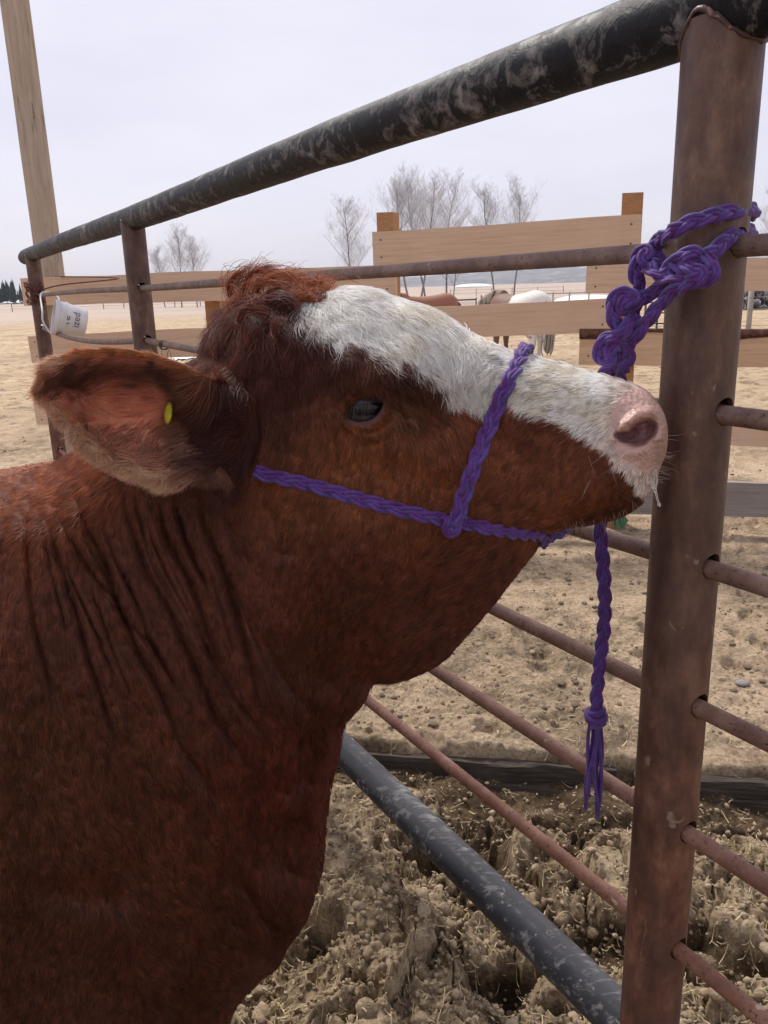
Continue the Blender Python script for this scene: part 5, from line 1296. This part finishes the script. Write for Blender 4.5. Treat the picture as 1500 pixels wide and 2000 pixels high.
# twine knotted at the far end post
twm = plain('red_twine', (.16, .045, .035), .8); tw = MB(); rj = np.random.RandomState(8)
for k in range(7):
    P = []
    for s_ in np.linspace(0, 1, 26):
        a = s_*12+k; P.append(fpt(4.60+.05*math.cos(a)+.03*rj.normal(), 1.395+.05*math.sin(a*.7+k)+.012*rj.normal(), .045*math.sin(a)+.02))
    tw.tube(catmull(P, 3), .0022, 6)
P = [fpt(4.6, 1.40, .03), fpt(4.45, 1.44, -.1), fpt(4.3, 1.47, -.4), bplane(108, 540)]; tw.tube(catmull(P, 8), .004, 6)
tag(tw.build('twine', twm, None, True), 'tangled reddish baling twine knotted round the far end post of the pipe fence', 'twine')
gw = MB()
for k in range(2):
    P = [fpt(2.12+.012*s_+.006*math.sin(s_*9), RODZ[1]-.008+.0145*math.cos(s_*6.28*2), .0145*math.sin(s_*6.28*2)+.0) for s_ in np.linspace(0, 2, 60)]; gw.tube(P, .0018, 6)
P = catmull([fpt(2.13, 1.19, .01), fpt(2.10, 1.17, .02), fpt(2.06, 1.13, .02), fpt(2.0, 1.16, .02), fpt(2.05, 1.185, .012), fpt(2.09, 1.10, .02)], 8); gw.tube(P, .0012, 5)
tag(gw.build('wire', plain('green_wire', (.12, .15, .13), .5), None, True), 'thin green-grey wire twisted round the second rod beside the middle post', 'wire')

# ================================================================ BACKGROUND
HAZE = 1.6e-4
snowm = NT('old_snow'); sp_ = snowm.n('NewGeometry').outputs['Position']; snowm.base(snowm.ramp(snowm.noise(sp_, .3, 4), [(.3, (.60, .61, .66)), (.6, (.80, .81, .85))]), .8)
def gz(x, y): return ground_h(np.atleast_1d(float(x)), np.atleast_1d(float(y)))
def snow(px0, px1, pyc, hh, y, seed, label=None):
    """low drift lying on the ground between two sight lines at depth y"""
    a = at_y(px0, pyc, y); b = at_y(px1, pyc, y); n = 40; m_ = 14
    V = []; dep = y*hh
    for j in range(m_):
        v = j/(m_-1)
        for i in range(n):
            u_ = i/(n-1); x = a[0]+(b[0]-a[0])*u_; e = .6+.8*fbm(np.array([u_*7.]), np.array([seed*3.]), o=3, seed=seed)[0]
            yy = y+(v-.5)*dep*e*math.sin(math.pi*min(max(u_, .02), .98))**.4
            hgt = math.sin(math.pi*v)**.6*math.sin(math.pi*u_)**.4*dep*.03
            V.append((x, yy, hgt+.02*y/20))
    V = np.array(V); V[:, 2] += ground_h(V[:, 0], V[:, 1])
    F = [(j*n+i, j*n+i+1, (j+1)*n+i+1, (j+1)*n+i) for j in range(m_-1) for i in range(n-1)]
    o = mesh_obj('snow', V, F, snowm.m, None, True); tag(o, kind='structure')
def yd(px, py, z=0.): 
    p = at_z(px, py, z); return p
snow(318, 425, 655, .10, 19.5, 1)
snow(1100, 1200, 567, .25, 72, 2)
for i, (a, b, c, y) in enumerate([(15, 90, 589, 330), (150, 210, 592, 420), (890, 960, 552, 700), (1340, 1400, 541, 560)]): snow(a, b, c, .10, y, 10+i)
# rising wooded hills on the horizon
hillm = NT('far_woods'); hp_ = hillm.n('NewGeometry').outputs['Position']
mph = hillm.n('Mapping'); mph.inputs['Scale'].default_value = (1, 1, .5); hillm.l(hp_, mph.inputs[0])
hillm.base(hillm.ramp(hillm.noise(mph.outputs[0], .018, 8, .75), [(.35, (.12, .125, .135)), (.5, (.18, .18, .185)), (.66, (.27, .26, .26))]), 1, spec=.0)
def hill(name, y0, px0, px1, hts, depth, seed):
    n = 260; m_ = 8; PXg, VV = np.meshgrid(np.linspace(px0, px1, n), np.linspace(0, 1, m_)); PXg = PXg.ravel(); VV = VV.ravel()
    p = at_y(PXg, np.full(PXg.shape, 560.), (y0+VV*depth)[:, None]); top = np.interp(PXg, hts[0], hts[1])
    hgt = (top*(.9+.25*fbm(PXg/60, PXg*0+seed, o=4, seed=seed))+y0*.004*vnoise(PXg/2.2, VV*9, seed=seed))*np.sin(VV*math.pi/2)**.5
    V = np.c_[p[:, 0], p[:, 1], ground_h(p[:, 0], p[:, 0]*0+y0)-2+hgt*y0/FOC]
    F = [(j*n+i, j*n+i+1, (j+1)*n+i+1, (j+1)*n+i) for j in range(m_-1) for i in range(n-1)]
    o = mesh_obj(name, V, F, hillm.m, None, False); tag(o, kind='structure')
hill('hills', 2600, -1300, 3000, ([-1300, 0, 300, 700, 900, 1150, 1300, 1600, 3000], [4, 3, 3, 12, 22, 30, 30, 26, 20]), 700, 3)
hill('hills', 1700, 1040, 3000, ([1040, 1120, 1240, 1400, 3000], [2, 12, 22, 22, 20]), 300, 9)
# the dark spruce wood at the left horizon: one far mass of pointed crowns
sprm = plain('spruce_green', (.030, .045, .040), 1, spec=0); bir = plain('bare_wood_mass', (.20, .19, .20), 1, spec=0)
G330 = ground_h(np.linspace(-160, -100, 330), np.full(330, 333.)); m_ = MB(); rj = np.random.RandomState(3)
for i in range(330):
    px = rj.uniform(-420, 46) if i > 60 else rj.uniform(-100, 46); y = 330+rj.uniform(-20, 30); p = at_y(px, 590, y); h_ = rj.uniform(5.5, 9.5)*(1 if px < 38 else .8); g0 = G330[i]
    n = 7; 
    for L in range(4):
        r0 = h_*.15*(1-L*.22); z0 = g0+h_*(.08+L*.22); z1 = z0+h_*(.36 if L < 3 else .30); a = np.linspace(0, 2*np.pi, n, endpoint=False)+rj.rand()
        ring = np.c_[p[0]+np.cos(a)*r0*rj.uniform(.7, 1.2, n), y+np.sin(a)*r0, np.full(n, z0)+rj.uniform(-.3, .3, n)]
        m_.add(np.vstack([ring, [[p[0], y, z1]]]), [(j, (j+1) % n, n) for j in range(n)])
tag(m_.build('spruce_wood', sprm, None), 'dark spruce wood along the horizon at the far left', 'wood', kind='stuff')
# bare trees
barkm2 = NT('bare_bark'); bpz = barkm2.n('NewGeometry').outputs['Position']; barkm2.base(barkm2.ramp(barkm2.noise(bpz, 3, 4), [(.35, (.16, .145, .145)), (.65, (.30, .28, .28))]), .9, spec=.1)
twigm = plain('twigs', (.49, .475, .48), .9, spec=.1)
def tree_geo(h, spread, seed, r0, lean=0., first=.25, dens=1.0):
    r_ = random.Random(seed); tb_ = MB(); P5 = []
    segs = []
    def grow_(p, d, ln, r, lvl):
        n = 6 if lvl == 0 else 4; pts = [p]; q = p.copy(); dd = d.copy()
        for i in range(n):
            dd = dd+np.array([r_.gauss(0, .07 if lvl == 0 else .15), r_.gauss(0, .07 if lvl == 0 else .15), .05 if lvl else .02]); dd = dd/np.linalg.norm(dd)
            q = q+dd*ln/n; pts.append(q.copy())
        segs.append((lvl, np.array(pts), np.linspace(r, r*(.25 if lvl == 0 else .35), n+1)))
        if lvl >= 4: return
        cnt = {0: int(26*dens), 1: 8, 2: 5, 3: 4}[lvl]
        for k in range(cnt):
            t = (first+(1-first)*((k+r_.random())/cnt)**.9) if lvl == 0 else r_.uniform(.15, 1)
            x = t*n; i = min(int(x), n-1); bp_ = pts[i]+(pts[i+1]-pts[i])*(x-i); az = r_.uniform(0, 6.283)
            up = {0: 1.2, 1: .65, 2: .5, 3: .4}[lvl]+.35*t*(lvl == 0); side = np.array([math.cos(az), math.sin(az), 0])
            nd = side*spread*(2.3 if lvl == 0 else 1.3)+dd*.35+np.array([0, 0, up]); nd /= np.linalg.norm(nd)
            if lvl == 0: l2 = ln*(.50*(1-.72*max(0, (t-first)/(1-first))**1.1))*r_.uniform(.7, 1.15)
            else: l2 = ln*r_.uniform(.35, .6)
            grow_(bp_, nd, l2, max(r*(.30 if lvl == 0 else .45)*(1-.4*t), .006), lvl+1)
    grow_(np.zeros(3), np.array([lean, 0, 1.]), h, r0, 0)
    trunk = MB(); crown = MB()
    for lvl, pts, rr_ in segs:
        if lvl == 0: trunk.tube(pts, rr_, 8)
        elif lvl == 1: trunk.tube(pts, rr_, 4, cap=False)
        else:
            # slim three-sided twigs
            n = len(pts); V, F = tube(pts, np.maximum(rr_*.7, .0036), 3, cap=False); crown.add(V, F)
    return trunk, crown
TREES = [(683, 582, 378, 88, .62, 1, 0., 'bare tree with a narrow pointed crown, leftmost of the near row behind the board fence', .10),
         (800, 583, 338, 88, .55, 2, -.16, 'bare tree leaning left from a curved trunk beside the left fence post', .28),
                 (832, 582, 330, 90, .50, 4, -.04, 'tall bare tree just right of the left fence post', .33),
         (820, 580, 333, 84, .60, 5, .14, 'broad bare tree, the widest crown of the row behind the board fence', .30),
                 (872, 581, 342, 96, .6, 22, .06, 'bare tree right of the broad one, at the right end of the near row', .2),
         (885, 580, 440, 92, .50, 6, .05, 'low bare sapling between the broad tree and the pair of slender trees', .2),
         (966, 572, 355, 95, .55, 7, .0, 'slender bare tree, left one of the pair above the horse', .25),
         (1003, 572, 352, 95, .55, 8, .02, 'slender bare tree, right one of the pair above the horse', .2),
         (355, 594, 442, 120, .55, 9, .02, 'pale bare tree, tallest of the distant clump right of the middle fence post', .25),
         (385, 594, 455, 122, .55, 10, .02, 'pale bare tree on the right side of the distant clump near the middle fence post', .25),
         (322, 594, 480, 128, .6, 11, -.05, 'pale bare tree, smallest at the left of the distant clump beside the middle fence post', .25),
         (1498, 560, 372, 62, .5, 12, .0, 'bare tree at the right edge beyond the rusty post', .2)]
for (px, pyb, pyt, y, sp, sd_, ln_, lab, first) in TREES:
    b = at_y(px, pyb, y); zb = gz(b[0], y)[0]; t_ = at_y(px, pyt, y); h_ = (t_[2]-zb)*.88
    tr = empty('bare_tree', (b[0], y, zb)); tag(tr, lab, 'tree', 'bare trees beyond the pasture')
    tk, cr_ = tree_geo(h_, sp, sd_*13+1, h_*.010, ln_, first, 1.0)
    tk.build('trunk', barkm2.m, tr, True, local=True); cr_.build('crown', twigm, tr, False, local=True)
# pipe rail fence across the pasture
def rail_fence(name, pxs, y, ztop, zs, label, m_rail, rr_=.03, pw=.04, y2=None):
    e = empty(name, (at_y(pxs[0], 580, y)[0], y, 0)); tag(e, label, 'fence')
    pts = [np.array([at_y(px, 580, y+(i/(len(pxs)-1))*((y2 or y)-y))[0], y+(i/(len(pxs)-1))*((y2 or y)-y), 0]) for i, px in enumerate(pxs)]
    for p in pts:
        g = gz(p[0], p[1])[0]; m_ = MB(); m_.tube([(p[0], p[1], g-.2), (p[0], p[1], g+ztop+.08)], pw, 8); m_.build('post', m_rail, e, True)
    for z in zs:
        m_ = MB(); m_.tube([(p[0], p[1]-pw, gz(p[0], p[1])[0]+z) for p in pts], rr_, 8); m_.build('rail', m_rail, e, True)
    return e
galv = plain('galvanised_pipe', (.36, .36, .35), .5, .2); dkp = plain('dark_pipe', (.05, .045, .045), .6)
rail_fence('pipe_rail_fence', [1048, 1080, 1112, 1150, 1190, 1245, 1300], 40, 1.05, (1.05,), 'pale galvanised pipe rail fence behind the white horse', galv)
rail_fence('dark_rail_fence', [740, 790, 842, 892, 930], 34, .95, (.95,), 'dark pipe rail fence above the chestnut horse', dkp, .03, .025)
rail_fence('corral_panel', [1262, 1286, 1310, 1345], 16, 1.1, (.2, .4, .6, .8, 1.0, 1.1), 'metal corral panel of thin rails seen between the rope and the post', dkp, .014, .022)
rail_fence('pasture_fence', [20, 70, 120, 200, 240, 340, 390, 440, 500], 130, 1.2, (.5, .8, 1.15), 'thin post and wire fence across the far left pasture', plain('grey_post', (.22, .20, .19), .8), .02, .07)
rail_fence('wire_fence', [1240, 1350, 1467, 1590], 15, 1.16, (.35, .62, .9, 1.1), 'wire fence on a round wooden post beyond the right side of the board fence', plain('grey_wood_post', (.30, .26, .21), .8), .004, .05, y2=14)
rail_fence('far_field_fence', [880, 930, 960, 1000, 1050, 1100], 160, 1.3, (.6, 1.2), 'line of thin posts far out in the pink-brown field', plain('dim_post', (.16, .14, .14), .8), .02, .06)
# heap of dark stones
stm = NT('dark_stone'); stm.base(stm.ramp(stm.noise(stm.n('NewGeometry').outputs['Position'], 3, 5, .7), [(.4, (.05, .048, .05)), (.56, (.14, .13, .13)), (.64, (.6, .6, .62))]), .9)
rj = np.random.RandomState(9)
hpV = []; hpF = []; nn = 0
for k in range(150):
    px = rj.uniform(1405, 1660); y = 42+rj.uniform(-2.2, 2.2); p = at_y(px, 575, y); hgt = rj.rand()**.7*1.05*(1-abs(y-42)/3.2); s_ = rj.uniform(.14, .42)
    V = cV*(1+.5*(fbm(cV[:, 0]+k, cV[:, 1], cV[:, 2], 3, seed=k)-.5)[:, None])*s_*rj.uniform(.7, 1.2, 3)+np.array([p[0], y, gz(p[0], y)[0]+hgt]); hpV.append(V); hpF.append(cF+nn); nn += len(V)
tag(mesh_obj('stone_heap', np.vstack(hpV), np.vstack(hpF), stm.m, None, False), 'long heap of dark stones flecked with snow at the right edge of the pasture', 'stones', kind='stuff')
# green plastic scrap and pale stone by the board fence
gs = at_z(1208, 1030, .02); m_ = MB()
for k in range(7):
    a = k*.9; m_.add([gs+np.array([.03*math.cos(a), .03*math.sin(a), 0]), gs+np.array([.03*math.cos(a+.6), .03*math.sin(a+.6), .0]), gs+np.array([.045*math.cos(a+.4)+.01, .045*math.sin(a+.4), .05+.02*(k % 3)]), gs+np.array([.02*math.cos(a), .02*math.sin(a), .06])], [(0, 1, 2, 3)])
tag(m_.build('plastic_scrap', plain('green_plastic', (.035, .16, .07), .5), None, False), 'crumpled scrap of green plastic on the dirt below the cow\'s chin', 'scrap')
sp3 = at_z(1450, 1335, .0); V = cV*(1+.3*(fbm(cV[:, 0]*2, cV[:, 1]*2, cV[:, 2]*2, 3, seed=4)-.5)[:, None])*np.array([.026, .022, .009])+sp3+np.array([0, 0, gz(*sp3[:2])[0]+.005])
tag(mesh_obj('flat_stone', V, cF, plain('pale_stone', (.24, .225, .21), .95, spec=.1), None, True), 'small flat pale stone on the yard right of the rusty post', 'stone')

# ---- horses beyond the board fence
def sk_animal(name, verts, edges, radii, mat, parent, sub=2, attrs=None):
    me = bpy.data.meshes.new(name); me.from_pydata([tuple(map(float, v)) for v in verts], edges, []); o = bpy.data.objects.new(name, me); COL.objects.link(o)
    md = o.modifiers.new('s', 'SKIN'); md.use_smooth_shade = True; sv = me.skin_vertices[0].data
    for i, r in enumerate(radii): sv[i].radius = (r, r) if not isinstance(r, tuple) else r
    sv[0].use_root = True
    m2 = o.modifiers.new('u', 'SUBSURF'); m2.levels = sub; m2.render_levels = sub
    bpy.context.view_layer.update(); me2 = bpy.data.meshes.new_from_object(o.evaluated_get(bpy.context.evaluated_depsgraph_get())); o.modifiers.clear(); bpy.data.objects.remove(o); me2.name = name
    me2.materials.clear(); me2.materials.append(mat); me2.polygons.foreach_set('use_smooth', np.ones(len(me2.polygons), bool))
    return link(name, me2, parent, True)
def horse(name, loc, rz, sc_, mat, manem, hoofm, label, head_down=True):
    r = empty(name, loc, rz); tag(r, label, 'horse')
    v = [(-.45, 0, 1.05), (-.15, 0, 1.03), (.2, 0, 1.03), (.45, 0, 1.10), (-.68, 0, 1.10),     # trunk 0-4 (x forward)
         (.70, 0, 1.20), (.95, 0, 1.12), (1.12, 0, .92), (1.22, 0, .72), (1.27, 0, .52),        # neck and lowered head 5-9
         (-.62, .13, .92), (-.60, .14, .70), (-.74, .14, .50), (-.70, .14, .28), (-.68, .14, .10), (-.64, .14, .03),
         (-.62, -.13, .92), (-.48, -.14, .70), (-.60, -.14, .50), (-.56, -.14, .28), (-.54, -.14, .10), (-.50, -.14, .03),
         (.42, .12, .85), (.42, .13, .66), (.43, .13, .46), (.42, .13, .26), (.42, .13, .10), (.46, .13, .03),
         (.42, -.12, .85), (.46, -.13, .66), (.48, -.13, .46), (.46, -.13, .26), (.46, -.13, .10), (.50, -.13, .03), (-.80, 0, 1.10)]
    e = [(0, 1), (1, 2), (2, 3), (0, 4), (3, 5), (5, 6), (6, 7), (7, 8), (8, 9), (4, 34)]
    for b, s in ((4, 10), (4, 16), (3, 22), (3, 28)): e += [(b, s)]+[(s+i, s+i+1) for i in range(5)]
    R_ = [.29, .30, .29, .26, .26, .20, .14, .12, .09, .065]+[.19, .125, .07, .042, .045, .055]*2+[.13, .085, .055, .038, .042, .052]*2+[.17]
    parts_ = []
    X3 = np.array([1., 0, 0]); Y3 = np.array([0, 1., 0]); Z3 = np.array([0, 0, 1.])
    tr_ = catmull([(-.93, 1.10, .02, .02), (-.90, 1.11, .12, .13), (-.80, 1.11, .22, .23), (-.62, 1.10, .28, .29), (-.35, 1.06, .29, .29), (0, 1.03, .30, .29), (.3, 1.05, .27, .29), (.52, 1.08, .22, .27), (.68, 1.10, .12, .18), (.72, 1.1, .02, .04)], 4)
    parts_.append(loft([((q[0], 0, q[1]), Y3*q[2], Z3*q[3]) for q in tr_], 28))
    nk = catmull([(.42, 1.16, .16, .26), (.68, 1.22, .12, .20), (.92, 1.14, .095, .15), (1.08, .96, .09, .13), (1.2, .76, .08, .11), (1.27, .58, .06, .07), (1.30, .50, .04, .05)], 4)
    tg = unit(np.gradient(nk[:, :2], axis=0)); parts_.append(loft([((q[0], 0, q[1]), Y3*q[2], (X3*-t2[1]+Z3*t2[0])*q[3]) for q, t2 in zip(nk, tg)], 20))
    for s0 in (10, 16, 22, 28):
        J_ = np.array([v[s0+i] for i in range(6)]); RJ = [.20, .125, .072, .045, .046, .055] if s0 < 22 else [.14, .09, .058, .040, .042, .052]
        J_ = np.vstack([J_[0]+[0, -J_[0][1]*.2, .12], J_]); q_ = catmull(np.c_[J_, [RJ[0]]+RJ], 4)
        parts_.append(loft([(q[:3], X3*q[3]*1.1, Y3*q[3]*.85) for q in q_], 16))
    Vh = np.vstack([p_[0] for p_ in parts_])*sc_; Fh = []; o_ = 0
    for (lv_, lf_2), nn2 in zip(parts_, [28, 20, 16, 16, 16, 16]):
        Fh += (lf_2+o_).tolist()+[[o_+j for j in range(nn2-1, -1, -1)], [o_+len(lv_)-nn2+j for j in range(nn2)]]; o_ += len(lv_)
    tmp_ = mesh_obj('tmp', Vh, Fh, mat, None); k0 = tmp_.modifiers.new('r', 'REMESH'); k0.mode = 'VOXEL'; k0.voxel_size = .022; k1 = tmp_.modifiers.new('s', 'SMOOTH'); k1.iterations = 6; k1.factor = .5
    bpy.context.view_layer.update(); me2 = bpy.data.meshes.new_from_object(tmp_.evaluated_get(bpy.context.evaluated_depsgraph_get())); bpy.data.objects.remove(tmp_)
    me2.polygons.foreach_set('use_smooth', np.ones(len(me2.polygons), bool)); link('body', me2, r, True)
    cP = []; rj = np.random.RandomState(3)
    m_ = MB()
    for k in range(26):
        o = rj.normal(0, .022, 3); m_.tube(catmull([np.array([-.90, 0, 1.18])+o*.3, np.array([-1.0, 0, 1.05])+o*.8, np.array([-1.02, 0, .75])+o*1.6, np.array([-.98, 0, .42])+o*1.8, np.array([-.97, 0, .25+.1*rj.rand()])+o], 3)*sc_, [.022*sc_]*4+[.018*sc_]*4+[.012*sc_]*4+[.004*sc_], 5)
    m_.build('tail', manem, r, True, local=True)
    m_ = MB()
    for k in range(30):
        t = k/29; b = np.array([.55+.45*t, 0, 1.38-.14*t]); o = rj.normal(0, .02, 3); m_.tube(catmull([b+o*.3, b+np.array([.03, .10, -.02])+o, b+np.array([.03, .15, -.18])+o], 3)*sc_, [.02*sc_]*6+[.006*sc_], 5)
    m_.build('mane', manem, r, True, local=True)
    for sy in (-1, 1):
        m_ = MB(); m_.tube(np.array([(1.0, sy*.06, 1.18), (1.02, sy*.075, 1.26), (1.04, sy*.08, 1.33)])*sc_, [.035*sc_, .03*sc_, .006*sc_], 8); m_.build('ear', mat, r, True, local=True)
    for q in (15, 21, 27, 33):
        b = np.array(v[q]); m_ = MB(); m_.tube(np.array([b+np.array([0, 0, .05]), b+np.array([.01, 0, 0]), b+np.array([.02, 0, -.03])])*sc_, [.048*sc_, .058*sc_, .066*sc_], 12); m_.build('hoof', hoofm, r, True, local=True)
    return r
pm_ = NT('spotted_white_coat'); v = pm_.coord('Object'); sx_ = pm_.n('SeparateXYZ'); pm_.l(v, sx_.inputs[0])
spt = pm_.ramp(pm_.noise(v, 7, 3, .6), [(.63, (0, 0, 0)), (.68, (1, 1, 1))])
fore = pm_.n('MapRange'); pm_.l(pm_.math('ADD', sx_.outputs[0], pm_.math('MULTIPLY', pm_.noise(v, 3, 3), .6)), fore.inputs[0]); fore.inputs[1].default_value = .15; fore.inputs[2].default_value = .25
c = pm_.mix(spt, (.68, .64, .60), (.35, .22, .15)); c = pm_.mix(fore.outputs[0], c, (.16, .085, .055)); pm_.base(c, .7)
hoofm = plain('hoof_horn', (.10, .08, .07), .6); gr = plain('grey_tail_hair', (.32, .28, .24), .7); dkmn = plain('brown_mane_hair', (.10, .05, .035), .7); chm = plain('chestnut_coat', (.26, .10, .05), .6)
p1 = at_z(1005, 716, 0)
horse('horse', (p1[0], p1[1], 0), math.radians(116), .94, pm_.m, gr, hoofm, 'white horse with brown spots and grey tail standing rear-on behind the board fence')
p1 = at_z(825, 690, 0)
horse('horse', (p1[0], p1[1], 0), math.radians(200), .93, chm, dkmn, hoofm, 'chestnut horse mostly hidden behind the board fence and the cow\'s blaze')
# ---- thin spring haze over the flat land
hz = NT('thin_haze'); hz.t.nodes.remove(hz.b); pv = hz.t.nodes.new('ShaderNodeVolumePrincipled'); pv.inputs['Color'].default_value = (.86, .88, .95, 1); pv.inputs['Density'].default_value = HAZE
pv.inputs['Anisotropy'].default_value = .2
hz.l(pv.outputs[0], hz.o.inputs['Volume']); m_ = MB(); m_.box((0, 0, 59), (20400, 20400, 121)); tag(m_.build('haze', hz.m), 'thin pale haze over the distant fields and hills', 'haze', kind='stuff')
S.cycles.use_adaptive_sampling = True
S.cycles.max_bounces = 8; S.cycles.diffuse_bounces = 4; S.cycles.glossy_bounces = 3; S.cycles.transmission_bounces = 6
